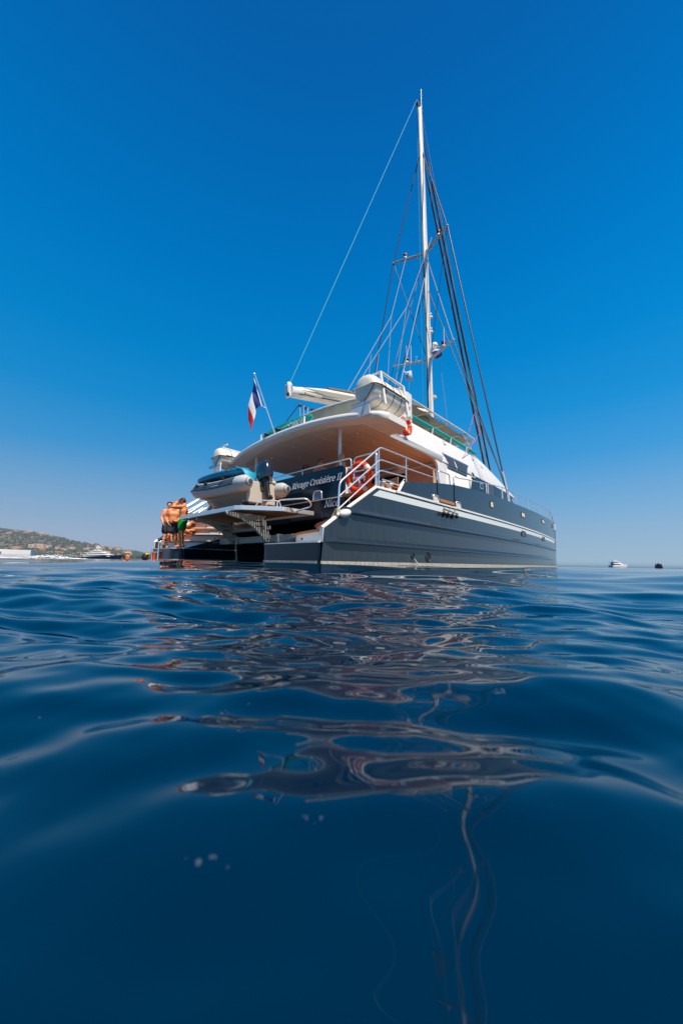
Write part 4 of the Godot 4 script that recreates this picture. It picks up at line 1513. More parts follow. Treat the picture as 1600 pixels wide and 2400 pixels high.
func shorts_bones(j: Dictionary, down: float, w := 1.0) -> Array:
	var hd: Vector3 = (j.hr - j.hl).normalized()
	var B := [[j.pelvis - hd * 0.07, j.pelvis.lerp(j.waist, 0.45) - hd * 0.06, 0.124 * w, 0.113 * w], [j.pelvis + hd * 0.07, j.pelvis.lerp(j.waist, 0.45) + hd * 0.06, 0.124 * w, 0.113 * w]]
	for s in ["l", "r"]:
		var h: Vector3 = j["h" + s]; var k: Vector3 = j["k" + s]
		B.append([h, h.lerp(k, down), 0.114, 0.108])
		B.append([h.lerp(k, 0.3) + (k - h).cross(Vector3.UP).normalized() * 0.01, h.lerp(k, down), 0.108, 0.112])
	return B

func person(called: String, label: String, xf: Transform3D, j: Dictionary, skin_m: Material, hair_m: Material, o := {}) -> Node3D:
	var t := thing(called, label, "person", xf)
	var w: float = o.get("w", 1.0)
	var st := ST()
	field_mesh(st, body_bones(j, w, o.get("legs", true)), o.get("cell", 0.02), 0.035)
	head(st, j.head, j.look, j.crown, o.get("hs", 1.0))
	if o.get("hands", true):
		hand(st, j.wl, j.get("dl", (j.wl - j.el)), j.get("pl", Vector3(0, 0, 1)), 1.0, j.get("cl", 0.45), 1.0)
		hand(st, j.wr, j.get("dr", (j.wr - j.er)), j.get("pr", Vector3(0, 0, -1)), 1.0, j.get("cr", 0.45), -1.0)
	obj("body", st, skin_m, t)
	if hair_m:
		st = ST()
		hair(st, j.head, j.look, j.crown, o.get("hs", 1.0), o.get("long", 0.0), o.get("thick", 0.012))
		obj("hair", st, hair_m, t)
	var f: Vector3 = j.look.normalized()
	var up: Vector3 = (j.crown - f * j.crown.dot(f)).normalized()
	var r := f.cross(up)
	for s in [-1.0, 1.0]:   # eyes or dark glasses
		st = ST()
		if o.get("glasses", false):
			ball(st, j.head + f * 0.088 + up * 0.012 + r * s * 0.034, Vector3(0.03, 0.023, 0.012), Basis(r, up, f))
			obj("sunglass_lens", st, M.black, t)
		else:
			ball(st, j.head + f * 0.079 + up * 0.012 + r * s * 0.032, Vector3(0.012, 0.007, 0.008), Basis(r, up, f))
			obj("eye", st, M.black, t)
	st = ST()
	ball(st, j.head + f * 0.0845 - up * 0.058, Vector3(0.022, 0.005, 0.006), Basis(r, up, f))
	obj("mouth", st, M.lips, t)
	if o.has("shorts"):
		st = ST()
		var bb := shorts_bones(j, o.get("down", 0.62), w)
		var top: Vector3 = j.pelvis.lerp(j.waist, 0.45)
		var cuts := [[top, (j.waist - j.pelvis).normalized()]]
		field_mesh(st, bb, 0.018, 0.03, cuts)
		obj("swim_shorts", st, o.shorts, t)
	return t

# ---------------------------------------------------------------- things on the catamaran
func at(p: Vector3, b := Basis()) -> Transform3D:
	return BX * Transform3D(b, p)

func yaw(deg: float) -> Basis:
	return Basis(Vector3.UP, deg_to_rad(deg))

func facing(x: float, z: float) -> Basis:   # turns +x to the given direction in the boat's frame
	return Basis(Vector3.UP, atan2(-z, x))

func make_tender() -> void:
	var t := thing("inflatable_tender", "white inflatable tender with grey rubbing strake lying across the stern platform", "dinghy", at(Vector3(1.08, 1.66, 0.0)))
	# local: x forward as the catamaran, z to starboard; the tender's own bow points to -z
	for s: float in [-1.0, 1.0]:
		var st := ST()
		var pts := []
		var rad := []
		for q in [[1.46, 0.09], [1.4, 0.12], [1.2, 0.225], [1.05, 0.238], [0.9, 0.243], [0.0, 0.245], [-0.8, 0.245], [-1.4, 0.245]]:
			pts.append(Vector3(0.66 * s, 0.72 + 0.03 * pow(maxf(0.0, 0.4 - q[0]), 2.0), q[0]))
			rad.append(q[1])
		for k in 7:
			var a := deg_to_rad(15.0 * k)
			pts.append(Vector3(0.66 * s * cos(a), 0.72 + 0.03 * pow(0.4 + 1.5 + 0.9 * sin(a), 2.0), -1.5 - 1.05 * sin(a)))
			rad.append(0.245)
		tube(st, pts, rad, 20)
		var tb := obj("tube", st, M.hypalon, t)
		st = ST()
		tube(st, [pts[0] + Vector3(0, 0, 0.03), pts[1], pts[1] + Vector3(0, 0, -0.03)], [0.05, 0.125, 0.13], 14)
		obj("cone_cap", st, M.grey_rubber, tb)
		# grey band and rubbing strake on the outer side
		var bandp := []
		var strake := []
		for i in range(4, pts.size()):
			var d: Vector3 = (pts[mini(i + 1, pts.size() - 1)] - pts[i - 1]).normalized()
			var n: Vector3 = Vector3(-d.z, 0, d.x) * s
			if i == pts.size() - 1: n = Vector3(0, 0, -1)
			n = n.normalized()
			strake.append(pts[i] + n * 0.245 + Vector3(0, -0.02, 0))
			bandp.append([pts[i], n])
		st = ST()
		tube(st, strake, 0.028, 8)
		obj("rubbing_strake", st, M.grey_rubber, tb)
		st = ST()
		var g := []
		for q in bandp.slice(0, 6):
			var r := PackedVector3Array()
			for k in 6:
				var a := deg_to_rad(2.0 + 9.0 * k)
				r.append(q[0] + (q[1] * cos(a) + Vector3.UP * sin(a)) * 0.249)
			g.append(r)
		skin(st, g, false, false, 1)
		obj("side_band", st, M.grey_rubber, tb)
		st = ST()
		tube(st, [strake[1] + Vector3(0, 0.05, 0), strake[5] + Vector3(0, 0.05, 0)], 0.008, 6)
		obj("white_piping", st, M.gelcoat, tb)
		for z in [0.25, -0.85, -1.45]:
			st = ST()
			ball(st, Vector3(0.9 * s, 0.93, z), Vector3(0.05, 0.03, 0.07))
			tube(st, rounded([Vector3(0.88 * s, 0.93, z - 0.09), Vector3(0.92 * s, 0.99, z - 0.05), Vector3(0.92 * s, 0.99, z + 0.05), Vector3(0.88 * s, 0.93, z + 0.09)], 0.04), 0.013, 6)
			obj("grab_handle", st, M.rubber, tb)
	# rigid bottom
	var rings := []
	for q in [[1.0, 0.5, 0.0], [0.4, 0.52, 0.0], [-0.6, 0.52, 0.01], [-1.4, 0.46, 0.08], [-2.0, 0.32, 0.26], [-2.35, 0.12, 0.55]]:
		var y0: float = 0.08 + q[2]
		rings.append(PackedVector3Array([Vector3(-q[1], 0.72, q[0]), Vector3(-q[1] - 0.04, 0.5 + q[2] * 0.5, q[0]), Vector3(-q[1] * 0.55, 0.28 + q[2] * 0.8, q[0]), Vector3(-0.05, y0, q[0]), Vector3(0.05, y0, q[0]), Vector3(q[1] * 0.55, 0.28 + q[2] * 0.8, q[0]), Vector3(q[1] + 0.04, 0.5 + q[2] * 0.5, q[0]), Vector3(q[1], 0.72, q[0])]))
	var st := ST()
	skin(st, rings, true, true, -1)
	var hl := obj("rigid_hull", st, M.tender_grey, t)
	st = ST()
	box(st, Vector3(0, 0.53, 1.02), Vector3(1.0, 0.66, 0.06), Basis(), 0.02)
	prism(st, [Vector2(-0.52, 0.5), Vector2(0.52, 0.5), Vector2(0.3, 0.26), Vector2(0.05, 0.08), Vector2(-0.05, 0.08), Vector2(-0.3, 0.26)], 1.0, 1.045)
	obj("tender_transom", st, M.cream_gel, t)
	for q in [[-0.3, -0.55], [-0.3, -1.2]]:
		st = ST()
		for k in 4:
			pass
		var c := Vector3(q[0] - 0.12, 0.4, q[1])
		tube(st, rounded([c + Vector3(0.09, -0.12, 0.26), c + Vector3(-0.06, 0.06, 0.26), c + Vector3(-0.06, 0.06, -0.26), c + Vector3(0.09, -0.12, -0.26)], 0.05, 4), 0.014, 6)
		obj("moulded_frame", st, M.cream_gel, hl)
	for z in [0.7, -1.5]:
		st = ST()
		box(st, Vector3(0, 0.08, z), Vector3(0.9, 0.16, 0.12), Basis(), 0.02)
		box(st, Vector3(-0.4, 0.2, z), Vector3(0.12, 0.28, 0.1), Basis(Vector3(0, 0, 1), -0.4), 0.02)
		box(st, Vector3(0.4, 0.2, z), Vector3(0.12, 0.28, 0.1), Basis(Vector3(0, 0, 1), 0.4), 0.02)
		obj("cradle_block", st, M.cream_gel, t)
	# outboard motor, tilted up a little on the transom
	var mo := Transform3D(Basis(Vector3(1, 0, 0), -0.28), Vector3(0.05, 0.86, 1.12))
	var prof := [[-0.02, 0.17, 0.23], [0.08, 0.19, 0.27], [0.25, 0.195, 0.29], [0.42, 0.185, 0.28], [0.52, 0.15, 0.24], [0.57, 0.08, 0.15]]
	var rg := []
	for q in prof:
		var r := PackedVector3Array()
		for k in 18:
			var a := TAU * k / 18
			var cx := signf(cos(a)) * pow(absf(cos(a)), 0.7)
			var cz := signf(sin(a)) * pow(absf(sin(a)), 0.7)
			r.append(mo * Vector3(cx * q[1], q[0] + 0.1, -cz * q[2] * (1.0 - 0.15 * cz)))
		rg.append(r)
	st = ST()
	skin(st, rg, true, true, 1)
	var en := obj("outboard_motor", st, M.motor, t)
	st = ST()
	box(st, mo * Vector3(0.17, 0.4, 0.12), Vector3(0.08, 0.3, 0.2), mo.basis, 0.03)
	obj("cowling_panel", st, M.grey_rubber, en)
	st = ST()
	rg = []
	for q in [[0.12, 0.12, 0.16], [-0.1, 0.09, 0.13], [-0.35, 0.07, 0.12], [-0.55, 0.05, 0.11], [-0.62, 0.03, 0.16]]:
		var r := PackedVector3Array()
		for k in 12:
			var a := TAU * k / 12
			r.append(mo * Vector3(cos(a) * q[1], q[0], 0.02 - sin(a) * q[2]))
		rg.append(r)
	skin(st, rg, true, true, 1)
	box(st, mo * Vector3(0, -0.1, -0.18), Vector3(0.24, 0.36, 0.08), mo.basis, 0.02)
	box(st, mo * Vector3(0.12, -0.02, -0.1), Vector3(0.05, 0.2, 0.22), mo.basis, 0.02)
	box(st, mo * Vector3(-0.12, -0.02, -0.1), Vector3(0.05, 0.2, 0.22), mo.basis, 0.02)
	obj("motor_leg", st, M.black, en)
	st = ST()
	for k in 3: box(st, mo * Vector3(0, -0.56, 0.17) , Vector3(0.16, 0.05, 0.015), mo.basis * Basis(Vector3(0, 0, 1), TAU * k / 3), 0.005)
	ball(st, mo * Vector3(0, -0.56, 0.16), Vector3(0.045, 0.045, 0.09))
	obj("propeller", st, M.black, en)
	st = ST()
	tube(st, rounded([mo * Vector3(0.1, 0.15, -0.2), mo * Vector3(0.3, 0.3, -0.2), mo * Vector3(0.5, 0.1, -0.15), mo * Vector3(0.62, -0.15, 0.0)], 0.1), 0.025, 8)
	obj("motor_cable", st, M.black, en)
	for q in [[0.42, 0.92, 1.0], [0.55, 0.88, 0.9]]:
		st = ST()
		ball(st, Vector3(q[0], q[1], q[2]), Vector3(0.09, 0.07, 0.1))
		tube(st, [Vector3(q[0], q[1] + 0.04, q[2]), Vector3(q[0] - 0.1, q[1] + 0.12, q[2] + 0.02)], 0.05, 8)
		obj("fuel_bulb", st, M.cream_gel, t)
	st = ST()
	for q in [Vector3(0.55, 0.75, 0.7), Vector3(0.35, 0.72, 0.55), Vector3(0.2, 0.78, 0.2)]:
		ball(st, q, Vector3(0.2, 0.16, 0.18))
	obj("console_bundle", st, M.rubber, t)
	# blue board lying on the tubes
	var b := thing("paddle_board", "blue inflatable paddle board lying on top of the white tender", "paddle board", at(Vector3(0.72, 2.86, -0.78), Basis(Vector3(1, 0, 0), 0.02) * Basis(Vector3(0, 0, 1), -0.12)))
	board_shape(b, "board", 3.2, 0.84, 0.2, M.board_blue)
	st = ST()
	for z in [0.9, 1.25]:
		tube(st, rounded([Vector3(-0.42, -0.1, z), Vector3(-0.36, 0.1, z), Vector3(0.36, 0.1, z), Vector3(0.42, -0.1, z)], 0.06), 0.014, 6)
	obj("lashing_strap", st, M.rubber, b)
	st = ST()
	rg = []
	for q in [[1.35, 0.06, 0.3], [1.6, -0.02, 0.24], [1.72, -0.14, 0.2], [1.76, -0.3, 0.14]]:
		rg.append(PackedVector3Array([Vector3(-q[2], q[1], q[0]), Vector3(-q[2], q[1] + 0.05, q[0]), Vector3(q[2], q[1] + 0.05, q[0]), Vector3(q[2], q[1], q[0])]))
	skin(st, rg, true, true, 1)
	obj("board_bag_flap", st, M.board_teal, b)
	st = ST()
	for q in [[-1.0, 0.12], [-0.2, 0.14], [0.5, 0.16]]:
		ball(st, Vector3(0.0, -0.15, q[0]), Vector3(0.3, 0.07, 0.4))
	obj("board_bag", st, M.rubber, b)

func board_shape(parent: Node3D, called: String, length: float, width: float, thick: float, m: Material) -> MeshInstance3D:
	# a rounded board along z, flat in y
	var st := ST()
	var rg := []
	for i in 25:
		var u := -1.0 + 2.0 * i / 24.0
		var w := width * 0.5 * pow(maxf(1.0 - pow(absf(u), 2.6), 0.0001), 0.5)
		var th := thick * 0.5 * (0.35 + 0.65 * pow(maxf(1.0 - pow(absf(u), 8.0), 0.0), 0.5))
		var y := 0.05 * u * u * u * u
		var r := PackedVector3Array()
		for k in 16:
			var a := TAU * k / 16
			var cx := signf(cos(a)) * pow(absf(cos(a)), 0.5)
			var cy := signf(sin(a)) * pow(absf(sin(a)), 0.8)
			r.append(Vector3(cx * w, y + cy * th, -u * length * 0.5))
		rg.append(r)
	skin(st, rg, true, true, 1)
	return obj(called, st, m, parent)

func make_rafts() -> void:
	var spots := [[Vector3(2.5, 5.2, 3.78), "white canister life raft in its cradle on the starboard hardtop corner, near the boom"], [Vector3(2.05, 4.62, -4.2), "white canister life raft on the port hardtop corner, above the tender"]]
	for q in spots:
		var t := thing("life_raft", q[1], "life raft", at(q[0]), "life raft canisters on the hardtop")
		var ax := Basis(Vector3(0, 0, -1), Vector3(1, 0, 0), Vector3(0, -1, 0))   # y along the boat
		for half in 2:
			var st := ST()
			var rg := []
			for p in [[0.02, -0.015], [0.24, 0.0], [0.36, 0.05], [0.415, 0.14], [0.43, 0.24], [0.432, 0.9], [0.432, 1.56], [0.415, 1.68], [0.36, 1.76], [0.24, 1.8], [0.02, 1.81]]:
				var r := PackedVector3Array()
				for k in 15:
					var a := PI * k / 14 + (PI if half == 1 else 0.0)
					r.append(Vector3(p[1], sin(a) * p[0] + (0.012 if half == 0 else -0.012), cos(a) * p[0]))
				rg.append(r)
			skin(st, rg, false, false, 1)
			obj("canister_half", st, M.canister, t)
		var st := ST()
		var loop := []
		for p in [[0.0, 0.0], [0.3, 0.0], [0.41, 0.06], [0.455, 0.2], [0.457, 1.6], [0.41, 1.75], [0.3, 1.81], [0.0, 1.82], [-0.3, 1.81], [-0.41, 1.75], [-0.457, 1.6], [-0.455, 0.2], [-0.41, 0.06], [-0.3, 0.0]]:
			loop.append(Vector3(p[1] - 0.005, 0, p[0]))
		loop.append(loop[0])
		tube(st, loop, 0.03, 8, false)
		obj("rim", st, M.canister, t)
		st = ST()
		var l2 := []
		for p in loop: l2.append(p + Vector3(-0.012 if p.x < 0.3 else 0.0, 0.004, 0.02 * signf(p.z)))
		tube(st, l2, 0.018, 6, false)
		obj("seal", st, M.black, t)
		for x in [0.55, 0.95, 1.35]:
			st = ST()
			var hoop := []
			for k in 29: hoop.append(Vector3(x, sin(TAU * k / 28) * 0.44, cos(TAU * k / 28) * 0.44))
			tube(st, hoop, 0.012, 6, false)
			obj("strap", st, M.black, t)
		st = ST()
		box(st, Vector3(0.9, 0.02, 0.455), Vector3(1.25, 0.09, 0.02), Basis(), 0.006)
		obj("label_strip", st, M.black, t)
		st = ST()
		for z in [-0.13, 0.13]: box(st, Vector3(0.045, 0.27, z), Vector3(0.012, 0.018, 0.16), Basis(Vector3(0, 0, 1), -0.5), 0.0)
		obj("print_mark", st, M.black, t)
		st = ST()
		ball(st, Vector3(0.045, 0.27, 0), Vector3(0.012, 0.04, 0.04))
		obj("print_badge", st, M.red_rope, t)
		st = ST()
		tube(st, rounded([Vector3(0.02, -0.03, 0.4), Vector3(-0.06, -0.3, 0.3), Vector3(0.05, -0.46, 0.0), Vector3(0.2, -0.5, -0.3)], 0.1), 0.014, 6)
		obj("painter_line", st, M.black, t)

func lifebuoy(label: String, xf: Transform3D, R: float, r: float) -> void:
	var t := thing("lifebuoy", label, "lifebuoy", xf, "orange lifebuoys")
	# ring in the y-z plane
	var st := ST()
	var rg := []
	for i in 37:
		var a := TAU * i / 36
		var c := Vector3(0, sin(a), cos(a))
		var ring := PackedVector3Array()
		for k in 14:
			var b := TAU * k / 14
			ring.append(c * (R + cos(b) * r) + Vector3(sin(b) * r * 0.8, 0, 0))
		rg.append(ring)
	skin(st, rg, true, false)
	obj("ring", st, M.orange, t)
	for q in 4:
		st = ST()
		rg = []
		for i in 5:
			var a := deg_to_rad(35.0 + 90.0 * q - 9.0 + 4.5 * i)
			var c := Vector3(0, sin(a), cos(a))
			var ring := PackedVector3Array()
			for k in 14:
				var b := TAU * k / 14
				ring.append(c * (R + cos(b) * (r + 0.004)) + Vector3(sin(b) * (r * 0.8 + 0.004), 0, 0))
			rg.append(ring)
		skin(st, rg, true, false)
		obj("reflective_band", st, M.reflective, t)
	st = ST()
	for q in 4:
		var pts := []
		for i in 9:
			var a := deg_to_rad(35.0 + 90.0 * q + 10.0 * i + 4.0)
			pts.append(Vector3(-0.02, sin(a), cos(a)) * (R + r * 0.8 + 0.05 * sin(PI * i / 8.0)))
		tube(st, pts, 0.011, 6)
	obj("grab_line", st, M.orange, t)

func flag_cloth(parent: Node3D, called: String, a0: Vector3, a1: Vector3, b0: Vector3, b1: Vector3, m: Material, wob: float, ph: float) -> void:
	var st := ST()
	var g := []
	for i in 9:
		var r := PackedVector3Array()
		for k in 9:
			var u := i / 8.0
			var v := k / 8.0
			var p := a0.lerp(a1, v).lerp(b0.lerp(b1, v), u)
			p.x += wob * sin((u * 0.33 + ph) * 7.0 + v * 4.0)
			r.append(p)
		g.append(r)
	var back := []
	for r in g:
		var q := PackedVector3Array()
		for p in r: q.append(p + Vector3(0.004, 0, 0))
		back.append(q)
	skin(st, g, false, false, 1)
	skin(st, back, false, false, 2)
	obj(called, st, m, parent)

func make_flags() -> void:
	var t := thing("ensign", "french tricolour ensign hanging from a raked staff on the hardtop's stern edge", "flag", at(Vector3(2.45, 4.72, -0.35)))
	var o := Vector3(-2.45, -4.72, 0.35)
	var st := ST()
	tube(st, [Vector3(2.42, 4.7, -0.3) + o, Vector3(1.62, 6.88, -0.62) + o], [0.026, 0.018], 8)
	ball(st, Vector3(1.6, 6.92, -0.64) + o, Vector3(0.05, 0.05, 0.05))
	obj("staff", st, M.steel, t)
	var E0 := Vector3(1.66, 6.82, -0.76) + o; var E1 := Vector3(1.9, 5.76, -0.52) + o
	var A0 := Vector3(1.66, 6.34, -0.86) + o; var A1 := Vector3(1.84, 5.7, -0.78) + o
	var B0 := Vector3(1.66, 5.82, -0.97) + o; var B1 := Vector3(1.76, 5.26, -0.82) + o
	var C0 := Vector3(1.68, 5.3, -1.04) + o; var C1 := Vector3(1.72, 4.78, -0.8) + o
	flag_cloth(t, "blue_stripe", E0, E1, A0, A1, M.flag_blue, 0.035, 0.0)
	flag_cloth(t, "white_stripe", A0, A1, B0, B1, M.flag_white, 0.035, 0.33)
	flag_cloth(t, "red_stripe", B0, B1, C0, C1, M.flag_red, 0.035, 0.66)
	st = ST()
	tube(st, [E0, E1], 0.02, 6)
	tube(st, [E1, Vector3(2.05, 5.7, -0.44) + o], 0.012, 6)
	obj("hoist_sleeve", st, M.flag_white, t)
	t = thing("pennant", "small white flag with blue print hanging below the port lower spreader", "flag", at(Vector3(12.4, 11.1, -0.85)))
	o = -Vector3(12.4, 11.1, -0.85)
	flag_cloth(t, "cloth", Vector3(12.42, 11.9, -0.76) + o, Vector3(12.42, 11.12, -0.6) + o, Vector3(12.35, 11.85, -1.15) + o, Vector3(12.38, 11.3, -1.1) + o, M.flag_white, 0.04, 0.3)
	st = ST()
	tube(st, [Vector3(12.35, 11.87, -1.12) + o, Vector3(12.33, 11.98, -1.3) + o], [0.06, 0.03], 6)
	obj("torn_corner", st, M.flag_white, t)
	st = ST()
	for q in [[11.72, -0.95], [11.62, -1.02], [11.5, -1.0]]:
		box(st, Vector3(12.345, q[0], q[1]) + o, Vector3(0.008, 0.05, 0.16), Basis(Vector3(1, 0, 0), 0.6), 0.0)
	obj("print", st, M.blue, t)
	# board standing on its edge along the stern rail
	var ob := Transform3D(Basis(Vector3(0, 1, 0), Vector3(-1, 0, 0), Vector3(0, 0, 1)), Vector3(2.62, 4.97, 0.12))
	var bd := thing("paddle_board", "teal paddle board standing on edge against the hardtop's stern rail", "paddle board", BX * ob)
	board_shape(bd, "board", 2.9, 0.5, 0.12, M.teal)
	text(bd, "board_print", "JOBE", M.letters, Transform3D(Basis(Vector3(0, 0, -1), Vector3(-1, 0, 0), Vector3(0, 1, 0)), Vector3(0.13, 0.068, 0.98)), 0.2, 0.62, 0.25)
	st = ST()
	for q in [[0.02, -0.02], [0.1, 0.04], [0.06, -0.08]]:
		box(st, Vector3(q[0], 0.07, 0.2 + q[1]), Vector3(0.05, 0.01, 0.05), Basis(Vector3(0, 1, 0), 0.5), 0.0)
	obj("board_mark", st, M.letters, bd)
	st = ST()
	box(st, Vector3(-0.14, 0.09, 0.88), Vector3(0.1, 0.04, 0.3), Basis(), 0.015)
	obj("board_strap", st, M.bag, bd)
	for z in [-1.0, -0.3]:
		var w := thing("mainsheet_winch", "black winch on the hardtop beside the flag staff, " + ("outer one of the pair" if z < -0.5 else "inner one of the pair"), "winch", at(Vector3(2.5, soffit_y(z) + 0.2, z)), "winches by the flag staff")
		st = ST()
		lathe(st, [[0.11, 0.0], [0.11, 0.04], [0.075, 0.08], [0.075, 0.17], [0.1, 0.2], [0.1, 0.24], [0.0, 0.25]], Transform3D(), 14)
		obj("drum", st, M.black, w)

func chair(label: String, xf: Transform3D) -> void:
	var t := thing("folding_chair", label, "chair", xf, "teak folding chairs in the cockpit")
	for s: float in [-1.0, 1.0]:
		var st := ST()
		tube(st, [Vector3(-0.22, 0.0, 0.25 * s), Vector3(0.22, 0.44, 0.25 * s)], 0.018, 6)
		tube(st, [Vector3(0.22, 0.0, 0.25 * s), Vector3(-0.22, 0.44, 0.25 * s)], 0.018, 6)
		obj("leg", st, M.teak, t)
		st = ST()
		box(st, Vector3(-0.22, 0.66, 0.25 * s), Vector3(0.035, 0.5, 0.035), Basis(), 0.006)
		obj("back_post", st, M.teak, t)
		st = ST()
		box(st, Vector3(0.0, 0.64, 0.25 * s), Vector3(0.5, 0.03, 0.05), Basis(), 0.006)
		obj("armrest", st, M.teak, t)
	var st := ST()
	box(st, Vector3(0, 0.44, 0), Vector3(0.46, 0.03, 0.5), Basis(), 0.01)
	obj("seat", st, M.canvas, t)
	st = ST()
	box(st, Vector3(-0.22, 0.8, 0), Vector3(0.02, 0.2, 0.52), Basis(), 0.006)
	obj("backrest", st, M.canvas, t)

func make_cockpit() -> void:
	var t := thing("cockpit_table", "teak cockpit table under the hardtop behind the name panel", "table", at(Vector3(4.6, 2.01, 2.55)))
	for i in 7:
		var st := ST()
		box(st, Vector3(-0.42 + 0.14 * i, 0.73, 0), Vector3(0.135, 0.03, 1.3), Basis(), 0.005)
		obj("plank", st, M.teak, t)
	for q in [[-0.4, -0.55], [-0.4, 0.55], [0.4, -0.55], [0.4, 0.55]]:
		var st := ST()
		box(st, Vector3(q[0], 0.36, q[1]), Vector3(0.06, 0.72, 0.06), Basis(), 0.006)
		obj("leg", st, M.teak, t)
	chair("teak folding chair with cream canvas back, seen beside the lifebuoy", at(Vector3(4.3, 2.01, 3.35), yaw(160)))
	chair("teak folding chair half hidden behind the cockpit table", at(Vector3(5.4, 2.01, 3.3), yaw(100)))
	lifebuoy("orange lifebuoy with grey bands on the rail beside the name panel", at(Vector3(2.16, 2.42, 3.96), Basis(Vector3(0, 0, 1), 0.05)), 0.345, 0.1)
	lifebuoy("orange lifebuoy strapped to the white flybridge side below the floodlight", at(Vector3(5.3, 4.98, 3.42), Basis(Vector3.UP, PI / 2) * Basis(Vector3(1, 0, 0), 0.2)), 0.25, 0.1)
	var b := thing("pool_float", "bright pink pool float lying in the cockpit, seen through the lifebuoy", "pool float", at(Vector3(3.15, 2.6, 3.0)))
	var st := ST()
	ball(st, Vector3(0, 0.1, 0), Vector3(0.12, 0.16, 0.13))
	ball(st, Vector3(0.02, -0.02, 0.08), Vector3(0.1, 0.1, 0.1))
	obj("float_body", st, M.pink, b)
	b = thing("rope_coil", "cream rope coil hanging on the lifebuoy bracket", "rope", at(Vector3(2.34, 2.3, 3.7)))
	st = ST()
	var pts := []
	for i in 60:
		var a := TAU * i / 15.0
		pts.append(Vector3(0.02 * sin(i * 0.7), 0.16 * sin(a) - 0.02, 0.07 * cos(a) + 0.001 * i))
	tube(st, pts, 0.014, 6)
	obj("coil", st, M.rope_cream, b)
	b = thing("mooring_rope", "cream mooring rope hanging beside the town name down the stern", "rope", at(Vector3(2.28, 1.6, 3.5)))
	st = ST()
	tube(st, [Vector3(0, 0.5, 0.06), Vector3(0, 0.2, 0.03), Vector3(-0.01, -0.1, 0.0), Vector3(0, -0.35, -0.04)], 0.014, 6)
	obj("hanging_end", st, M.rope_cream, b)
	b = thing("mooring_rope", "cream rope wrapped round the foot of the starboard stair rail", "rope", at(Vector3(0.62, 1.22, 4.7)))
	st = ST()
	pts = []
	for i in 40: pts.append(Vector3(0.05 * cos(i * 0.9), -0.08 + 0.004 * i, 0.05 * sin(i * 0.9)))
	pts += [Vector3(-0.12, -0.1, -0.06), Vector3(-0.14, -0.28, -0.1)]
	tube(st, pts, 0.014, 6)
	obj("wrap", st, M.rope_cream, b)

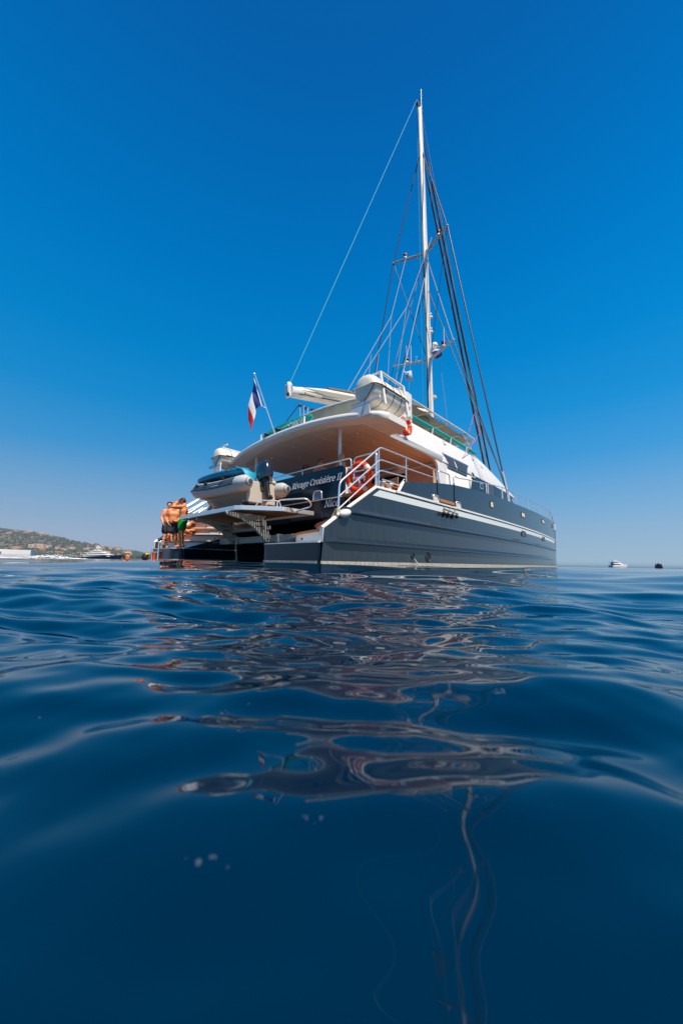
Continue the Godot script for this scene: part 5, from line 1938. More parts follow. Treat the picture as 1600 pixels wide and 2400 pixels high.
# ---------------------------------------------------------------- the people
func make_people() -> void:
	var m := mat("skin_tan", lin(0.7, 0.24, 0.09), 0.5)
	m.subsurf_scatter_enabled = true; m.subsurf_scatter_strength = 0.1
	mat("skin_light", lin(0.74, 0.3, 0.16), 0.5)
	mat("skin_dark", lin(0.26, 0.11, 0.055), 0.5)
	mat("hair_dark", lin(0.02, 0.013, 0.01), 0.55)
	mat("hair_blond", lin(0.42, 0.25, 0.11), 0.6)
	mat("hair_brown", lin(0.13, 0.05, 0.02), 0.6)
	mat("lips", lin(0.3, 0.08, 0.06), 0.5)
	mat("shorts_dark", lin(0.018, 0.024, 0.034), 0.8)
	mat("shorts_green", lin(0.0, 0.28, 0.02), 0.75)
	mat("bikini", lin(0.012, 0.012, 0.014), 0.7)
	mat("pink", lin(0.8, 0.04, 0.32), 0.5)
	mat("cap_red", lin(0.55, 0.01, 0.03), 0.7)
	mat("yellow", lin(0.8, 0.55, 0.02), 0.4)
	# tall dark-haired man behind
	var j := stand()
	j.merge({"look": Vector3(0.9, -0.2, 0.25), "head": Vector3(0.05, 1.66, 0.02), "er": Vector3(0.02, 1.15, 0.26), "wr": Vector3(0.2, 0.95, 0.2), "dr": Vector3(0.4, -0.6, -0.3), "el": Vector3(0.12, 1.2, -0.26), "wl": Vector3(0.34, 1.3, -0.14), "dl": Vector3(0.5, 0.1, 0.5), "pl": Vector3(0.3, -1, 0.2)}, true)
	person("person", "tall dark-haired man in dark shorts standing rearmost on the port swim platform", at(Vector3(0.42, 0.576, -4.32), facing(-0.3, 0.95).scaled(Vector3.ONE * 1.02)), j, M.skin_light, M.hair_dark, {"shorts": M.shorts_dark})
	# front man, sunglasses, forearm across the belly
	j = stand()
	j.merge({"look": Vector3(1, -0.06, 0.12), "el": Vector3(-0.1, 1.15, -0.31), "wl": Vector3(0.13, 1.0, -0.06), "dl": Vector3(0.25, -0.1, 0.9), "pl": Vector3(-1, 0, 0), "er": Vector3(-0.05, 1.15, 0.28), "wr": Vector3(0.08, 0.93, 0.16), "dr": Vector3(0.35, -0.6, -0.3), "kl": Vector3(0.04, 0.5, -0.13), "al": Vector3(-0.03, 0.09, -0.15), "tl": Vector3(0.14, 0.035, -0.2)}, true)
	person("person", "blond man in sunglasses and dark shorts standing in front, one forearm across his belly", at(Vector3(0.26, 0.576, -3.46), facing(-0.3, 0.95).scaled(Vector3.ONE * 0.965)), j, M.skin_tan, M.hair_blond, {"shorts": M.shorts_dark, "glasses": true})
	# man in green shorts with his hands raised to his head, seen from the side
	j = stand()
	j.merge({"look": Vector3(1, -0.25, 0.1), "head": Vector3(0.06, 1.65, 0.0), "sl": Vector3(0.04, 1.44, -0.18), "sr": Vector3(0.04, 1.44, 0.18), "el": Vector3(0.34, 1.42, -0.2), "er": Vector3(0.34, 1.44, 0.22), "wl": Vector3(0.2, 1.64, -0.1), "wr": Vector3(0.2, 1.66, 0.11), "dl": Vector3(-0.3, 0.75, 0.2), "dr": Vector3(-0.3, 0.75, -0.2), "pl": Vector3(-1, -0.2, 0), "pr": Vector3(-1, -0.2, 0), "cl": 0.6, "cr": 0.6}, true)
	person("person", "man in bright green shorts holding both hands to his head on the port platform", at(Vector3(0.3, 0.576, -2.66), facing(-0.69, -0.5)), j, M.skin_tan, M.hair_dark, {"shorts": M.shorts_green, "w": 1.08, "down": 0.5, "thick": 0.004})
	# woman seated on the step
	j = stand()
	j.merge({"pelvis": Vector3(0, 0.12, 0), "waist": Vector3(0.0, 0.24, 0), "chest": Vector3(0.03, 0.42, 0), "neck": Vector3(0.06, 0.58, 0), "head": Vector3(0.11, 0.73, 0), "look": Vector3(1, -0.1, -0.3), "sl": Vector3(0.04, 0.53, -0.16), "sr": Vector3(0.03, 0.53, 0.16), "el": Vector3(0.16, 0.34, -0.2), "wl": Vector3(0.32, 0.22, -0.12), "er": Vector3(-0.06, 0.28, 0.27), "wr": Vector3(-0.08, 0.05, 0.3), "dr": Vector3(0.6, -0.2, 0.2), "pr": Vector3(0, -1, 0), "cr": 0.1,
		"hl": Vector3(0.05, 0.1, -0.09), "hr": Vector3(0.05, 0.1, 0.09), "kl": Vector3(0.45, 0.17, -0.14), "kr": Vector3(0.46, 0.1, 0.12), "al": Vector3(0.5, -0.25, -0.12), "ar": Vector3(0.56, -0.27, 0.12), "tl": Vector3(0.66, -0.28, -0.13), "tr": Vector3(0.72, -0.29, 0.13)}, true)
	var wm := person("person", "woman in a black bikini sitting on the port stern steps, leaning on one arm", at(Vector3(1.22, 1.16, -3.95), facing(-0.85, -0.25)), j, M.skin_tan, M.hair_brown, {"w": 0.9, "long": 0.14})
	var st := ST()
	field_mesh(st, [[Vector3(0.06, 0.4, -0.085), Vector3(0.1, 0.41, -0.075), 0.085, 0.062], [Vector3(0.06, 0.4, 0.085), Vector3(0.1, 0.41, 0.075), 0.085, 0.062], [Vector3(0.02, 0.4, -0.12), Vector3(0.02, 0.4, 0.12), 0.1, 0.1]], 0.014, 0.02, [[Vector3(0, 0.45, 0), Vector3.UP], [Vector3(0, 0.355, 0), Vector3.DOWN]])
	obj("bikini_top", st, M.bikini, wm)
	st = ST()
	field_mesh(st, [[Vector3(0, 0.12, -0.07), Vector3(0.0, 0.15, -0.06), 0.112, 0.1], [Vector3(0, 0.12, 0.07), Vector3(0.0, 0.15, 0.06), 0.112, 0.1], [Vector3(0.04, 0.11, -0.085), Vector3(0.1, 0.12, -0.1), 0.098, 0.09], [Vector3(0.04, 0.11, 0.085), Vector3(0.1, 0.12, 0.1), 0.098, 0.09]], 0.014, 0.02, [[Vector3(0, 0.165, 0), Vector3.UP]])
	obj("bikini_bottom", st, M.bikini, wm)
	# three guests on the cockpit bench behind the name panel
	var guests := [[Vector3(2.98, 2.64, 2.5), "blond guest with bare shoulders seated behind the panel near the lifebuoy", M.hair_blond, 0.12, facing(0.95, 0.3), M.skin_tan], [Vector3(3.0, 2.66, 1.55), "dark-haired guest in sunglasses with a hand at the mouth behind the name panel", M.hair_dark, 0.0, facing(-0.5, 0.7), M.skin_tan], [Vector3(3.0, 2.62, 0.72), "guest in a red cap seated behind the middle of the name panel", M.hair_dark, 0.0, facing(0.3, 0.9), M.skin_dark]]
	for i in 3:
		var g = guests[i]
		j = stand()
		for k in j.keys():
			if k in ["look", "crown"]: continue
			j[k] = j[k] - Vector3(0, 0.86, 0)
		j.merge({"hl": Vector3(0.05, 0.1, -0.1), "hr": Vector3(0.05, 0.1, 0.1), "kl": Vector3(0.44, 0.1, -0.14), "kr": Vector3(0.44, 0.1, 0.14), "al": Vector3(0.44, -0.33, -0.14), "ar": Vector3(0.44, -0.33, 0.14), "tl": Vector3(0.62, -0.38, -0.15), "tr": Vector3(0.62, -0.38, 0.15), "wl": Vector3(0.24, 0.24, -0.2), "wr": Vector3(0.24, 0.24, 0.2), "el": Vector3(-0.02, 0.3, -0.26), "er": Vector3(-0.02, 0.3, 0.26)}, true)
		if i == 1: j.merge({"er": Vector3(0.16, 0.42, 0.24), "wr": Vector3(0.19, 0.68, 0.1), "dr": Vector3(-0.25, 0.4, -0.6), "pr": Vector3(-1, 0, 0)}, true)
		if i == 0: j.merge({"el": Vector3(-0.1, 0.5, -0.42), "wl": Vector3(-0.12, 0.46, -0.66)}, true)
		var t := person("person", g[1], at(g[0], g[4]), j, g[5], g[2], {"long": g[3], "glasses": i == 1, "cell": 0.022})
		if i == 2:
			st = ST()
			var hd: Vector3 = j.head
			field_mesh(st, [[hd + Vector3(-0.02, 0.05, -0.012), hd + Vector3(-0.02, 0.05, 0.012), 0.1, 0.1], [hd + Vector3(0.08, 0.07, -0.04), hd + Vector3(0.16, 0.055, -0.03), 0.016, 0.012], [hd + Vector3(0.08, 0.07, 0.04), hd + Vector3(0.16, 0.055, 0.03), 0.016, 0.012], [hd + Vector3(0.08, 0.07, 0.0), hd + Vector3(0.17, 0.055, 0.0), 0.018, 0.014]], 0.012, 0.02, [[hd + Vector3(0, 0.045, 0), Vector3.DOWN]])
			obj("red_cap", st, M.cap_red, t)
	# two swimmers
	var sw := [[Vector3(-7.36, -1.52, -12.0), "swimmer with wet auburn hair facing the catamaran, farther left of the two", M.hair_brown, Vector3(0.9, 0, 0.3)], [Vector3(-6.45, -1.54, -11.5), "swimmer with a yellow snorkel mask pushed up, nearer the swim ladder", M.hair_dark, Vector3(0.5, 0, -0.9)]]
	for i in 2:
		j = stand()
		j.look = Vector3(1, 0.05, 0)
		j.merge({"el": Vector3(0.1, 1.28, -0.4), "er": Vector3(0.1, 1.28, 0.4), "wl": Vector3(0.3, 1.3, -0.5), "wr": Vector3(0.3, 1.3, 0.5), "head": Vector3(0.05, 1.67, 0)}, true)
		var t := person("person", sw[i][1], Transform3D(facing(sw[i][3].x, sw[i][3].z), sw[i][0]), j, M.skin_tan, sw[i][2], {"cell": 0.024, "hands": false, "shorts": M.shorts_dark})
		if i == 1:
			st = ST()
			var hd: Vector3 = j.head
			ball(st, hd + Vector3(0.05, 0.125, 0.0), Vector3(0.07, 0.045, 0.1))
			tube(st, [hd + Vector3(-0.05, 0.1, 0.1), hd + Vector3(0.0, 0.15, 0.1), hd + Vector3(0.06, 0.15, 0.06)], 0.018, 8)
			obj("diving_mask", st, M.yellow, t)

# ---------------------------------------------------------------- hills, houses, trees
func tab(a: float, t: Array) -> float:   # table with falling keys
	if a >= t[0][0]: return t[0][1]
	for i in t.size() - 1:
		if a >= t[i + 1][0]:
			var u: float = (a - t[i + 1][0]) / (t[i][0] - t[i + 1][0])
			return lerpf(t[i + 1][1], t[i][1], smoothstep(0.0, 1.0, u))
	return t[-1][1]

var hn := FastNoiseLite.new()
func hill_height(x: float, z: float) -> float:
	var d := -z
	var a := -x / d
	var crest := tab(a, [[1.6, 150.0], [1.2, 142.0], [0.985, 123.0], [0.885, 108.0], [0.82, 90.0], [0.77, 72.0], [0.715, 58.0], [0.66, 44.0], [0.6, 26.0], [0.52, 8.0], [0.46, -8.0]])
	var near := crest * pow(smoothstep(1130.0, 1650.0, d), 0.85) * (1.0 - 0.5 * smoothstep(1700.0, 2300.0, d)) + (3.0 if crest > 6.0 else -6.0) * smoothstep(1120.0, 1150.0, d)
	var c2 := tab(a, [[1.0, 62.0], [0.7, 54.0], [0.61, 48.0], [0.56, 43.0], [0.5, 41.0], [0.44, 32.0], [0.38, 16.0], [0.33, 4.0], [0.3, -8.0]])
	var far := c2 * pow(smoothstep(2080.0, 2700.0, d), 0.8) + (3.0 if c2 > 4.0 else -6.0) * smoothstep(2060.0, 2100.0, d)
	var h := maxf(near, far)
	if d < 1120.0: h = -6.0
	return h + hn.get_noise_2d(x, z) * 6.0 * clampf(h / 30.0, 0.0, 1.0)

func make_hills() -> void:
	hn.seed = 4; hn.frequency = 0.006; hn.fractal_octaves = 4
	var hm := mat("hillside", Color(1, 1, 1), 0.95)
	hm.vertex_color_use_as_albedo = true
	var V := PackedVector3Array(); var C := PackedColorArray(); var I := PackedInt32Array()
	var na := 130
	var nd := 90
	for i in nd + 1:
		var d := 1105.0 * pow(3300.0 / 1105.0, float(i) / nd)
		for k in na + 1:
			var a := lerpf(1.5, 0.26, float(k) / na)
			var p := Vector3(-a * d, 0, -d)
			p.y = hill_height(p.x, p.z)
			V.append(p)
			var n := hn.get_noise_2d(p.x * 3.0 + 900.0, p.z * 3.0)
			var scrub := smoothstep(18.0, 45.0, p.y) * (1.0 - smoothstep(85.0, 105.0, p.y)) * (1.0 if d < 1800.0 else 0.3)
			var green := Color(0.035, 0.055, 0.025).lerp(Color(0.075, 0.085, 0.03), clampf(0.5 + n, 0.0, 1.0))
			var brown := Color(0.10, 0.075, 0.06).lerp(Color(0.14, 0.11, 0.06), clampf(0.5 + n, 0.0, 1.0))
			C.append(green.lerp(brown, clampf(scrub * 0.85 + n * 0.5, 0.0, 1.0)))
	for i in nd:
		for k in na:
			var p := i * (na + 1) + k
			I.append_array([p, p + na + 1, p + 1, p + 1, p + na + 1, p + na + 2])
	var st := SurfaceTool.new()
	st.begin(Mesh.PRIMITIVE_TRIANGLES)
	for i in V.size():
		st.set_color(C[i])
		st.add_vertex(V[i])
	for i in I: st.add_index(i)
	st.generate_normals()
	var o := obj("hillside", st.commit(), hm)
	meta(o, "brown and green wooded headland with villas along the left horizon", "hill", "", "structure")
	# far blue mountains
	st = ST()
	var rings := []
	for i in 61:
		var a := lerpf(0.9, -0.25, i / 60.0)
		var h: float = 150.0 * smoothstep(-0.2, 0.05, a) * (0.75 + 0.5 * hn.get_noise_1d(i * 22.0)) * (0.4 + 0.6 * smoothstep(0.15, 0.5, a))
		rings.append(PackedVector3Array([Vector3(-a * 6600, -20, -6600), Vector3(-a * 6900, h * 0.6, -6900), Vector3(-a * 7300, h, -7300), Vector3(-a * 7900, -20, -7900)]))
	skin(st, rings, false, false, 1)
	o = obj("mountains", st, mat("far_land", lin(0.1, 0.1, 0.07), 0.95))
	meta(o, "faint blue mountains in the haze behind the headland", "mountains", "", "structure")
	var mist := FogVolume.new()   # sea haze lying before and over the headland
	mist.name = "coastal_haze"
	mist.shape = RenderingServer.FOG_VOLUME_SHAPE_BOX
	mist.size = Vector3(3400, 190, 2900)
	mist.position = Vector3(-1950, 88, -1950)
	var fm := FogMaterial.new()
	fm.density = 0.00022
	fm.albedo = Color(0.86, 0.9, 0.98)
	mist.material = fm
	add_child(mist)
	meta(mist, "thin summer haze over the distant headland", "haze", "", "stuff")
	# trees: low crowns of many faces, spread over the slopes
	var r := RandomNumberGenerator.new()
	r.seed = 11
	var crown := ST()
	var ico := SphereMesh.new()
	ico.radial_segments = 9; ico.rings = 5; ico.radius = 1.0; ico.height = 2.0
	var ia := ico.get_mesh_arrays()
	var iv: PackedVector3Array = ia[Mesh.ARRAY_VERTEX]
	var ii: PackedInt32Array = ia[Mesh.ARRAY_INDEX]
	crown.set_smooth_group(-1)
	for c in 5:
		var off := Vector3(r.randf_range(-0.6, 0.6), r.randf_range(0.3, 1.0), r.randf_range(-0.6, 0.6))
		for q in ii:
			var p := iv[q]
			var w := 0.55 * (0.75 + 0.5 * absf(sin(p.x * 7.0 + c) * cos(p.y * 5.0 + p.z * 6.0)))
			crown.add_vertex(off + p * w)
	var cm := done(crown)
	var tm := mat("foliage", Color(1, 1, 1), 0.9)
	tm.vertex_color_use_as_albedo = true
	var mm := MultiMesh.new()
	mm.transform_format = MultiMesh.TRANSFORM_3D
	mm.use_colors = true
	mm.mesh = cm
	var spots := []
	var cols := []
	while spots.size() < 7600:
		var d := r.randf_range(1150.0, 1720.0) if spots.size() < 5600 else r.randf_range(2110.0, 2750.0)
		var a := r.randf_range(0.5, 1.25) if d < 2000 else r.randf_range(0.31, 0.72)
		var x := -a * d
		var y := hill_height(x, -d)
		if y < 1.0: continue
		var scrub := smoothstep(20.0, 40.0, y) * (1.0 - smoothstep(88.0, 104.0, y))
		if r.randf() < scrub * 0.72 and d < 2000: continue
		var s := r.randf_range(3.0, 7.5)
		spots.append(Transform3D(Basis(Vector3.UP, r.randf() * TAU).scaled(Vector3(s, s * r.randf_range(0.7, 1.5), s)), Vector3(x, y - 1.0, -d)))
		var g := r.randf()
		cols.append(Color(0.02, 0.045, 0.022).lerp(Color(0.06, 0.085, 0.025), g))
	mm.instance_count = spots.size()
	for i in spots.size():
		mm.set_instance_transform(i, spots[i])
		mm.set_instance_color(i, cols[i])
	var mi := MultiMeshInstance3D.new()
	mi.name = "hillside_trees"
	mi.multimesh = mm
	mi.material_override = tm
	add_child(mi)
	meta(mi, "dark green trees covering the distant headland", "trees", "", "stuff")

func house_mesh(w: float, d: float, h: float, hip: bool, wm: Material, rm: Material) -> ArrayMesh:
	var st := ST()
	box(st, Vector3(0, h * 0.5 - 1.5, 0), Vector3(w, h + 3.0, d))
	for i in 3: box(st, Vector3((i - 1) * w * 0.3, h * 0.55, d * 0.5 - 0.1), Vector3(w * 0.32 * 0.9, h * 0.5, 0.4))
	var me := done(st)
	st = ST()
	var e := 0.6
	var a := [Vector3(-w / 2 - e, h, -d / 2 - e), Vector3(w / 2 + e, h, -d / 2 - e), Vector3(w / 2 + e, h, d / 2 + e), Vector3(-w / 2 - e, h, d / 2 + e)]
	var k := w * 0.28 if hip else w * 0.5
	var rh := h + minf(w, d) * 0.22
	var r0 := Vector3(-w / 2 + k - (0.0 if hip else w * 0.5 + e), rh, 0)
	var r1 := Vector3(w / 2 - k + (0.0 if hip else w * 0.5 + e), rh, 0)
	st.set_smooth_group(-1)
	quad(st, a[0], a[1], r1, r0); quad(st, a[2], a[3], r0, r1); tri(st, a[1], a[2], r1); tri(st, a[3], a[0], r0)
	quad(st, a[3], a[2], a[1], a[0])
	var m2 := done(st)
	me.add_surface_from_arrays(Mesh.PRIMITIVE_TRIANGLES, m2.surface_get_arrays(0))
	# dark window openings on the sea side
	st = ST()
	for i in 4:
		for q in 2:
			box(st, Vector3((i - 1.5) * w * 0.22, h * (0.28 + 0.4 * q), d * 0.5 + 0.12), Vector3(w * 0.09, h * 0.2, 0.1))
	me.add_surface_from_arrays(Mesh.PRIMITIVE_TRIANGLES, done(st).surface_get_arrays(0))
	me.surface_set_material(0, wm); me.surface_set_material(1, rm); me.surface_set_material(2, M.glass_brown)
	return me

func make_houses() -> void:
	var walls := [mat("render_cream", lin(0.62, 0.5, 0.34), 0.9), mat("render_white", lin(0.7, 0.66, 0.58), 0.9), mat("render_ochre", lin(0.55, 0.34, 0.17), 0.9), mat("render_pink", lin(0.56, 0.36, 0.27), 0.9)]
	var roofs := [mat("roof_terracotta", lin(0.36, 0.19, 0.12), 0.9), mat("roof_pale", lin(0.5, 0.34, 0.22), 0.9), mat("roof_red", lin(0.36, 0.12, 0.07), 0.9)]
	var wn := ["cream", "white", "ochre", "pink"]
	var rn := ["terracotta", "pale tiled", "red tiled"]
	var kinds := []
	for w in 4:
		for q in 3:
			kinds.append([house_mesh(15.0 + 4.0 * ((w + q) % 3), 11.0, 6.0 + 1.5 * ((w + 2 * q) % 3), (w + q) % 2 == 0, walls[w], roofs[q]), wn[w], rn[q]])
	var r := RandomNumberGenerator.new()
	r.seed = 23
	var rows := []   # angle from, to, wanted height from, to, number, zone, depth range
	rows.append([0.7, 1.02, 92.0, 112.0, 22, "on the headland crest", 1180.0, 1640.0])
	rows.append([0.62, 0.74, 30.0, 60.0, 12, "on the headland's falling shoulder", 1200.0, 1640.0])
	rows.append([0.6, 1.02, 5.0, 34.0, 58, "low on the headland near shore", 1155.0, 1560.0])
	rows.append([0.36, 0.64, 5.0, 48.0, 56, "on the farther point", 2110.0, 2700.0])
	for z in rows:
		var made := 0
		var tries := 0
		while made < z[4] and tries < 6000:
			tries += 1
			var d := r.randf_range(z[6], z[7])
			var a := r.randf_range(z[0], z[1])
			var x := -a * d
			var y := hill_height(x, -d)
			if y < z[2] or y > z[3]: continue
			var k = kinds[r.randi() % 12]
			var o := MeshInstance3D.new()
			o.mesh = k[0]
			o.name = named("hillside_house")
			o.transform = Transform3D(Basis(Vector3.UP, r.randf_range(-0.1, 1.3)).scaled(Vector3.ONE * ([0.62, 0.82, 1.08][made % 3]) * r.randf_range(0.93, 1.07) * (1.0 if d < 2000 else 1.15)), Vector3(x, y + 1.5, -d))
			add_child(o)
			meta(o, "%s %s house with %s roof %s" % [["small", "mid-sized", "large"][made % 3], k[1], k[2], z[5] + (", left part" if a > lerpf(z[0], z[1], 0.66) else (", middle part" if a > lerpf(z[0], z[1], 0.33) else ", right part"))], "house", "houses on the headland")
			made += 1
	var t := thing("apartment_block", "long stepped pinkish apartment block low on the headland above the speeding boat", "apartment block", Transform3D(Basis(Vector3.UP, 0.75), Vector3(-1112, 40, -1290)))
	for i in 5:
		var st := ST()
		box(st, Vector3((i - 2) * 13.0, 4.0 - absf(i - 1.5) * 1.2, 0), Vector3(12.6, 16.0 - absf(i - 1.5) * 2.0, 14))
		obj("wall", st, walls[3] if i % 2 else walls[0], t)
		for q in 3:
			st = ST()
			box(st, Vector3((i - 2) * 13.0, 1.0 + q * 3.2 - absf(i - 1.5) * 1.2, 7.3), Vector3(7.5, 0.9, 0.6))
			obj("balcony_opening", st, M.glass_brown, t)

# ---------------------------------------------------------------- other boats
func hull_loft(L: float, B: float, free: float, bowrise: float, n := 16) -> SurfaceTool:   # bow towards +x, stern at 0
	var st := ST()
	var rings := []
	for i in n + 1:
		var t := float(i) / n
		var x := L * t
		var b := B * 0.5 * (0.9 + 0.1 * minf(1.0, t * 4.0)) * (1.0 - pow(maxf(0.0, (t - 0.45) / 0.55), 2.3))
		var top := free + bowrise * t * t
		var rake := L * 0.07 * t * t
		b = maxf(b, 0.02)
		rings.append(PackedVector3Array([Vector3(x, -0.6, 0), Vector3(x, -0.4, -b * 0.86), Vector3(x + rake * 0.5, top * 0.45, -b * 0.97), Vector3(x + rake, top, -b), Vector3(x + rake, top, b), Vector3(x + rake * 0.5, top * 0.45, b * 0.97), Vector3(x, -0.4, b * 0.86)]))
	skin(st, rings, true, true, -1)
	return st

func deck_block(x0: float, x1: float, w: float, y0: float, y1: float, rake: float) -> SurfaceTool:
	var st := ST()
	var rings := []
	for q in [[y0, 0.0], [y1, 1.0]]:
		var r := PackedVector3Array()
		var f: float = rake * q[1]
		var x: float = x1 - f
		for p in [[x0, -w], [x - w * 1.2, -w], [x - w * 0.4, -w * 0.7], [x, -w * 0.25], [x, w * 0.25], [x - w * 0.4, w * 0.7], [x - w * 1.2, w], [x0, w]]: r.append(Vector3(p[0], q[0], p[1] * (1.0 - 0.06 * q[1])))
		rings.append(r)
	skin(st, rings, true, true, -1)
	return st

func make_boats() -> void:
	var white := mat("boat_white", lin(0.78, 0.77, 0.74), 0.35)
	var navy := mat("boat_navy", lin(0.012, 0.02, 0.045), 0.25)
	mat("foam", lin(0.8, 0.83, 0.85), 0.9)
	# motor yacht running out of the frame on the left
	var t := thing("motor_yacht", "white motor yacht running out of the left edge with foam at its stern", "motor yacht", Transform3D(Basis(Vector3.UP, PI + 0.62), Vector3(-48.9, 0.0, -55.5)))
	var st := hull_loft(17.0, 4.6, 1.22, 0.9)
	obj("hull", st, white, t)
	st = ST()
	tube(st, [Vector3(0.1, 0.42, 2.06), Vector3(8, 0.5, 2.2), Vector3(12, 0.62, 2.0)], 0.035, 6)
	obj("spray_rail", st, white, t)
	obj("saloon", deck_block(6.5, 13.0, 1.7, 1.2, 2.5, 2.5), white, t)
	obj("windscreen", deck_block(7.5, 12.0, 1.72, 1.7, 2.2, 0.9), M.glass_dark, t)
	for q in [[3.3, 0.75], [3.6, 0.8]]:
		st = ST()
		box(st, Vector3(q[0], q[1], -2.22), Vector3(0.12, 0.32, 0.06), Basis(), 0.01)
		obj("hull_vent", st, M.wire, t)
	for q in [3.3, 4.6]:
		st = ST()
		box(st, Vector3(q, 0.8, 2.2), Vector3(0.16, 0.3, 0.1), Basis(), 0.01)
		obj("hull_vent", st, M.wire, t)
	# its wake: many lumps of foam
	var r := RandomNumberGenerator.new()
	r.seed = 3
	st = ST()
	for i in 520:
		var u := r.randf()
		var x := lerpf(-52.5, -37.0, u)
		var z := -50.0 + r.randfn(0, 0.9)
		var top := 0.02 + 0.4 * exp(-pow((x + 40.5) / 3.0, 2.0)) + 0.06 * exp(-pow((x + 50.0) / 4.0, 2.0))
		if u > 0.8: top *= 0.4
		var s := r.randf_range(0.05, 0.2) * (0.6 + top)
		ball(st, Vector3(x, r.randf() * top, z), Vector3(s * 2.2, s * 0.5, s), Basis(Vector3.UP, r.randf() * 3.0), 7, 4)
	for i in 200:
		var x := lerpf(-46.0, -36.0, r.randf())
		ball(st, Vector3(x, 0.3 + r.randf() * 0.35 * exp(-pow((x + 40.0) / 3.0, 2.0)), -50.0 + r.randfn(0, 0.6)), Vector3.ONE * r.randf_range(0.015, 0.05), Basis(), 5, 3)
	var o := obj("wake_foam", st, M.foam)
	meta(o, "white foam of the wake behind the white motor yacht", "wake", "", "stuff")
	# superyacht at anchor
	t = thing("superyacht", "anchored superyacht with dark blue hull and stacked white decks before the headland", "superyacht", Transform3D(Basis(Vector3.UP, 0.0), Vector3(-372, 0.0, -500)))
	obj("hull", hull_loft(58.0, 10.0, 3.4, 2.6), navy, t)
	var dk := [[7.0, 49.0, 4.4, 3.6, 6.3, 3.0], [12.0, 43.0, 4.0, 6.3, 9.0, 3.0], [17.0, 37.0, 3.4, 9.0, 11.2, 2.5], [22.0, 30.0, 2.2, 11.2, 12.4, 1.5]]
	for d in dk:
		obj("deck_house", deck_block(d[0], d[1], d[2], d[3], d[4] - 0.6, d[5]), white, t)
		obj("window_band", deck_block(d[0] + 2.0, d[1] - 1.5, d[2] + 0.05, d[3] + 0.9, d[3] + 1.6, 0.5), M.glass_dark, t)
		obj("deck_overhang", deck_block(d[0] - 3.5, d[1] - 1.0, d[2] + 0.5, d[4] - 0.6, d[4] - 0.2, 0.3), white, t)
	st = ST()
	tube(st, [Vector3(25, 12, 0), Vector3(24.5, 16.5, 0)], [0.9, 0.4], 8)
	box(st, Vector3(24.7, 15.0, 0), Vector3(0.6, 0.4, 5.0), Basis(), 0.1)
	obj("mast", st, white, t)
	for q in [[24.6, 17.0, 0.0, 1.2], [23.4, 15.2, 1.4, 1.1], [26.0, 15.2, -1.4, 1.1]]:
		st = ST()
		ball(st, Vector3(q[0], q[1], q[2]), Vector3.ONE * q[3])
		obj("radome", st, white, t)
	st = ST()
	tube(st, [Vector3(0.8, 3.5, 0), Vector3(-0.4, 6.0, 0)], 0.08, 6)
	box(st, Vector3(-0.6, 5.0, 0), Vector3(1.6, 1.6, 0.1), Basis(Vector3(0, 0, 1), 0.4))
	obj("stern_flag", st, M.red_rope, t)
	# motor yacht on the right horizon, seen from its quarter
	t = thing("motor_yacht", "white three-deck motor yacht small on the right horizon", "motor yacht", Transform3D(Basis(Vector3.UP, 0.15), Vector3(320.5, 0.25, -416)))
	obj("hull", hull_loft(22.0, 7.2, 2.3, 1.4), white, t)
	for d in [[3.0, 17.0, 2.9, 2.3, 4.4, 2.0], [3.5, 14.0, 2.6, 4.4, 6.3, 2.0]]:
		obj("deck_house", deck_block(d[0], d[1], d[2], d[3], d[4] - 0.3, d[5]), white, t)
		obj("window_band", deck_block(d[0] - 0.1, d[1] - 3.0, d[2] + 0.04, d[3] + 0.5, d[4] - 0.5, 0.8), M.glass_dark, t)
		obj("deck_overhang", deck_block(d[0] - 2.5, d[1] - 0.4, d[2] + 0.3, d[4] - 0.35, d[4], 0.2), white, t)
	st = ST()
	box(st, Vector3(6.0, 7.6, 0), Vector3(4.5, 0.3, 4.4), Basis(), 0.1)
	for q in [[4.2, -1.9], [4.2, 1.9], [7.8, -1.9], [7.8, 1.9]]: tube(st, [Vector3(q[0], 6.2, q[1]), Vector3(q[0], 7.6, q[1])], 0.12, 6)
	tube(st, [Vector3(6, 7.6, 0), Vector3(5.6, 9.0, 0)], [0.3, 0.12], 6)
	ball(st, Vector3(6.4, 8.2, 0.9), Vector3.ONE * 0.4)
	obj("hardtop_mast", st, white, t)
	st = ST()
	box(st, Vector3(-0.05, 0.9, 0), Vector3(0.1, 0.7, 3.4))
	obj("stern_garage", st, M.glass_dark, t)
	# dark boat with passengers on the far right
	t = thing("day_boat", "small dark boat carrying people at the far right of the horizon", "boat", Transform3D(Basis(Vector3.UP, 0.83), Vector3(133.4, 0.1, -147)))
	obj("hull", hull_loft(7.0, 2.7, 0.7, 0.4), navy, t)
	st = ST()
	box(st, Vector3(3.0, 1.2, 0), Vector3(0.8, 1.1, 1.3), Basis(), 0.1)
	obj("console", st, navy, t)
	st = ST()
	box(st, Vector3(-0.1, 0.5, 0), Vector3(0.3, 0.9, 0.4), Basis(), 0.1)
	obj("outboard_motor", st, M.black, t)
	var seat := [["left", Vector3(1.2, 0.15, -0.85)], ["middle", Vector3(2.2, 0.5, 0.0)], ["right", Vector3(1.1, 0.15, 0.85)]]
	for q in seat:
		var j := stand()
		person("person", "%s one of the three people aboard the far dark boat" % q[0], t.transform * Transform3D(Basis(), q[1]), j, M.skin_dark, M.hair_dark, {"cell": 0.034, "hands": false, "shorts": M.shorts_dark})

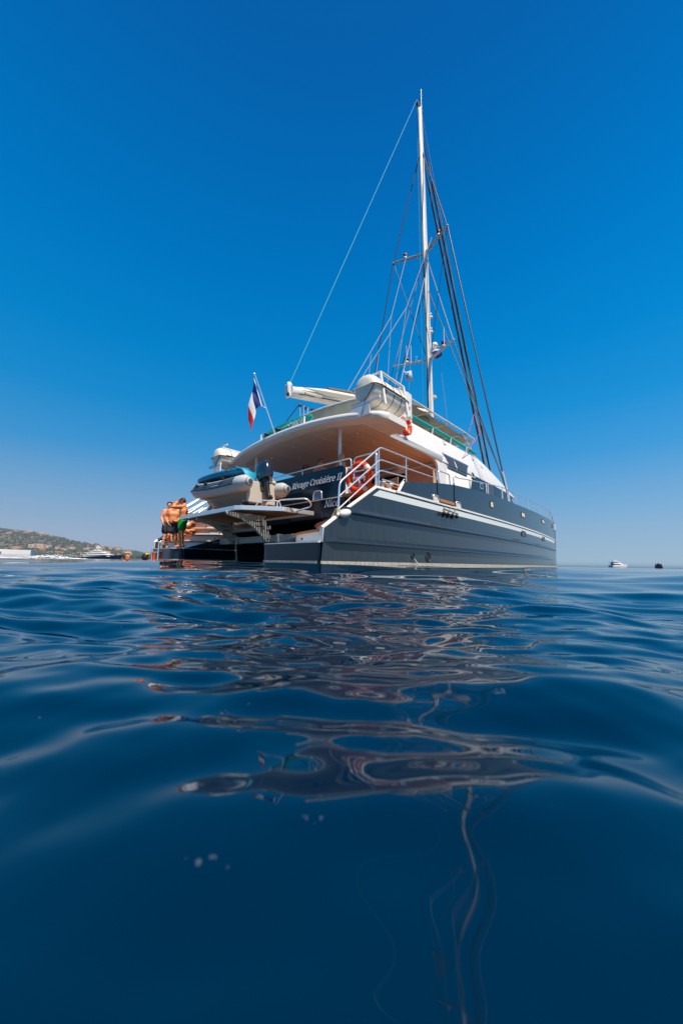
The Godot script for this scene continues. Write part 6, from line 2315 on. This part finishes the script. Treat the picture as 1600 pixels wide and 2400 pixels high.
func make_bubbles() -> void:   # little rafts of bubbles drifting on the near water
	var m := mat("bubble", lin(0.8, 0.85, 0.88), 0.06, 0.0, 0.6)
	m.transparency = BaseMaterial3D.TRANSPARENCY_ALPHA
	m.albedo_color.a = 0.045
	var r := RandomNumberGenerator.new()
	r.seed = 9
	var st := ST()
	for c in [[-0.028, -0.088, 7, 0.0007], [-0.006, -0.097, 5, 0.0007], [0.075, -0.175, 8, 0.0008], [0.028, -0.155, 3, 0.0008], [-0.14, -0.165, 1, 0.001], [-0.04, -0.17, 2, 0.0008], [-0.1, -0.26, 1, 0.001], [0.01, -0.32, 3, 0.001], [-0.26, -0.42, 2, 0.0015]]:
		for i in c[2]:
			var p := Vector3(c[0] + r.randfn(0, c[3] * 3.0), 0, c[1] + r.randfn(0, c[3] * 1.6))
			var d := Vector2(p.x, p.z).length()
			p.y = wave(p.x, p.z, waves_at(d)).y - sea_base * exp(-d * d * 1.0) * 0.9
			ball(st, p, Vector3.ONE * c[3] * (pow(r.randf(), 2.0) * 0.9 + 0.25), Basis(), 10, 7)
	var o := obj("bubbles", st, m)
	meta(o, "small clear bubbles drifting on the water close by", "bubbles", "", "stuff")

# clear summer sky: deep blue above, paler towards the horizon, a little brighter on the sun's side
func make_sky(sunward: Vector3) -> PanoramaSkyMaterial:
	var t := [[-90.0, 0.004, 0.03, 0.06], [-12.0, 0.02, 0.12, 0.22], [-3.0, 0.33, 0.46, 0.58], [0.0, 0.33, 0.46, 0.58], [4.0, 0.27, 0.435, 0.61], [8.0, 0.185, 0.395, 0.64], [15.0, 0.055, 0.315, 0.66], [22.0, 0.012, 0.265, 0.64], [30.0, 0.002, 0.226, 0.6], [41.0, 0.0005, 0.18, 0.535], [50.0, 0.001, 0.147, 0.47], [60.0, 0.002, 0.115, 0.4], [90.0, 0.004, 0.08, 0.3]]
	var im := Image.create(512, 256, false, Image.FORMAT_RGBF)
	var sw := Vector2(sunward.x, sunward.z).normalized()
	for y in 256:
		var el := 90.0 - 180.0 * (y + 0.5) / 256.0
		var c := Vector3(t[0][1], t[0][2], t[0][3])
		for i in t.size() - 1:
			if el >= t[i][0] and el <= t[i + 1][0]:
				var u: float = (el - t[i][0]) / (t[i + 1][0] - t[i][0])
				c = Vector3(t[i][1], t[i][2], t[i][3]).lerp(Vector3(t[i + 1][1], t[i + 1][2], t[i + 1][3]), u)
		for x in 512:
			var a := TAU * (x + 0.5) / 512.0
			var d := Vector2(sin(a), -cos(a))   # the panorama starts at -z and turns to +x
			var k := d.dot(sw)
			var g := 1.0 + 0.13 * k * cos(deg_to_rad(el))
			var wht := 0.006 * pow(maxf(0.0, k), 1.0) * clampf(el / 40.0, 0.0, 1.0) * cos(deg_to_rad(el))
			im.set_pixel(x, y, Color((c.x * g + wht) * SKY, (c.y * g + wht) * SKY, (c.z * g + wht) * SKY))
	var m := PanoramaSkyMaterial.new()
	m.panorama = ImageTexture.create_from_image(im)
	return m

const SKY := 0.87

func _ready() -> void:
	rng.seed = 7
	var cam := Camera3D.new()
	cam.name = "camera"
	var pitch := atan(119.0 / 812.0)
	var roll := deg_to_rad(0.963)
	var fw := Vector3(0, sin(pitch), -cos(pitch))
	var up := Vector3(0, cos(pitch), sin(pitch))
	var rt := Vector3.RIGHT
	cam.transform = Transform3D(Basis(rt * cos(roll) + up * sin(roll), up * cos(roll) - rt * sin(roll), -fw), Vector3(0, 0.08, 0))
	cam.fov = rad_to_deg(2.0 * atan(1200.0 / 812.0))
	cam.near = 0.02
	cam.far = 12000.0
	var lens := CameraAttributesPhysical.new()
	lens.frustum_focal_length = 24.0 / (2.0 * 1200.0 / 812.0)
	lens.frustum_focus_distance = 9.0
	lens.exposure_aperture = 7.5
	lens.frustum_near = 0.02
	lens.frustum_far = 12000.0
	cam.attributes = lens
	add_child(cam)
	cam.current = true
	var ph := deg_to_rad(43.6)
	var hx := Vector3(sin(ph), 0, -cos(ph))
	var hz := Vector3(cos(ph), 0, sin(ph))
	BX = Transform3D(Basis(hx, Vector3.UP, hz), Vector3(-0.43, -0.07, -6.9) - hz * 4.8)
	var env := WorldEnvironment.new()
	env.name = "world_environment"
	var e := Environment.new()
	e.background_mode = Environment.BG_SKY
	e.tonemap_mode = Environment.TONE_MAPPER_LINEAR
	e.volumetric_fog_enabled = true
	e.volumetric_fog_density = 0.0
	e.tonemap_exposure = 1.25
	e.sdfgi_enabled = true; e.ssao_enabled = true; e.ssil_enabled = true
	e.sky = Sky.new()
	e.sky.sky_material = make_sky(BX.basis * Vector3(-0.1, 0.0, 0.52))
	env.environment = e
	add_child(env)
	var sun := DirectionalLight3D.new()
	sun.name = "sun"
	sun.light_energy = 1.6
	sun.light_color = Color(1.0, 0.94, 0.85)
	sun.light_angular_distance = 0.5
	sun.shadow_enabled = true
	add_child(sun)
	var to_sun := (BX.basis * Vector3(-0.1, 0.86, 0.52)).normalized()
	sun.look_at_from_position(to_sun * 100.0, Vector3.ZERO)
	make_sea()
	make_materials()
	more_materials()
	make_hills()
	var boat := thing("sailing_catamaran", "big charter sailing catamaran with slate grey hulls, white saloon and tall mast", "catamaran", BX)
	make_hull(boat, false)
	make_hull(boat, true)
	make_bridgedeck(boat)
	make_saloon(boat)
	make_hardtop(boat)
	make_flybridge(boat)
	make_rails(boat)
	make_rig(boat)
	make_platform(boat)
	make_people()
	make_tender()
	make_rafts()
	make_flags()
	make_cockpit()
	make_houses()
	make_boats()
	make_bubbles()
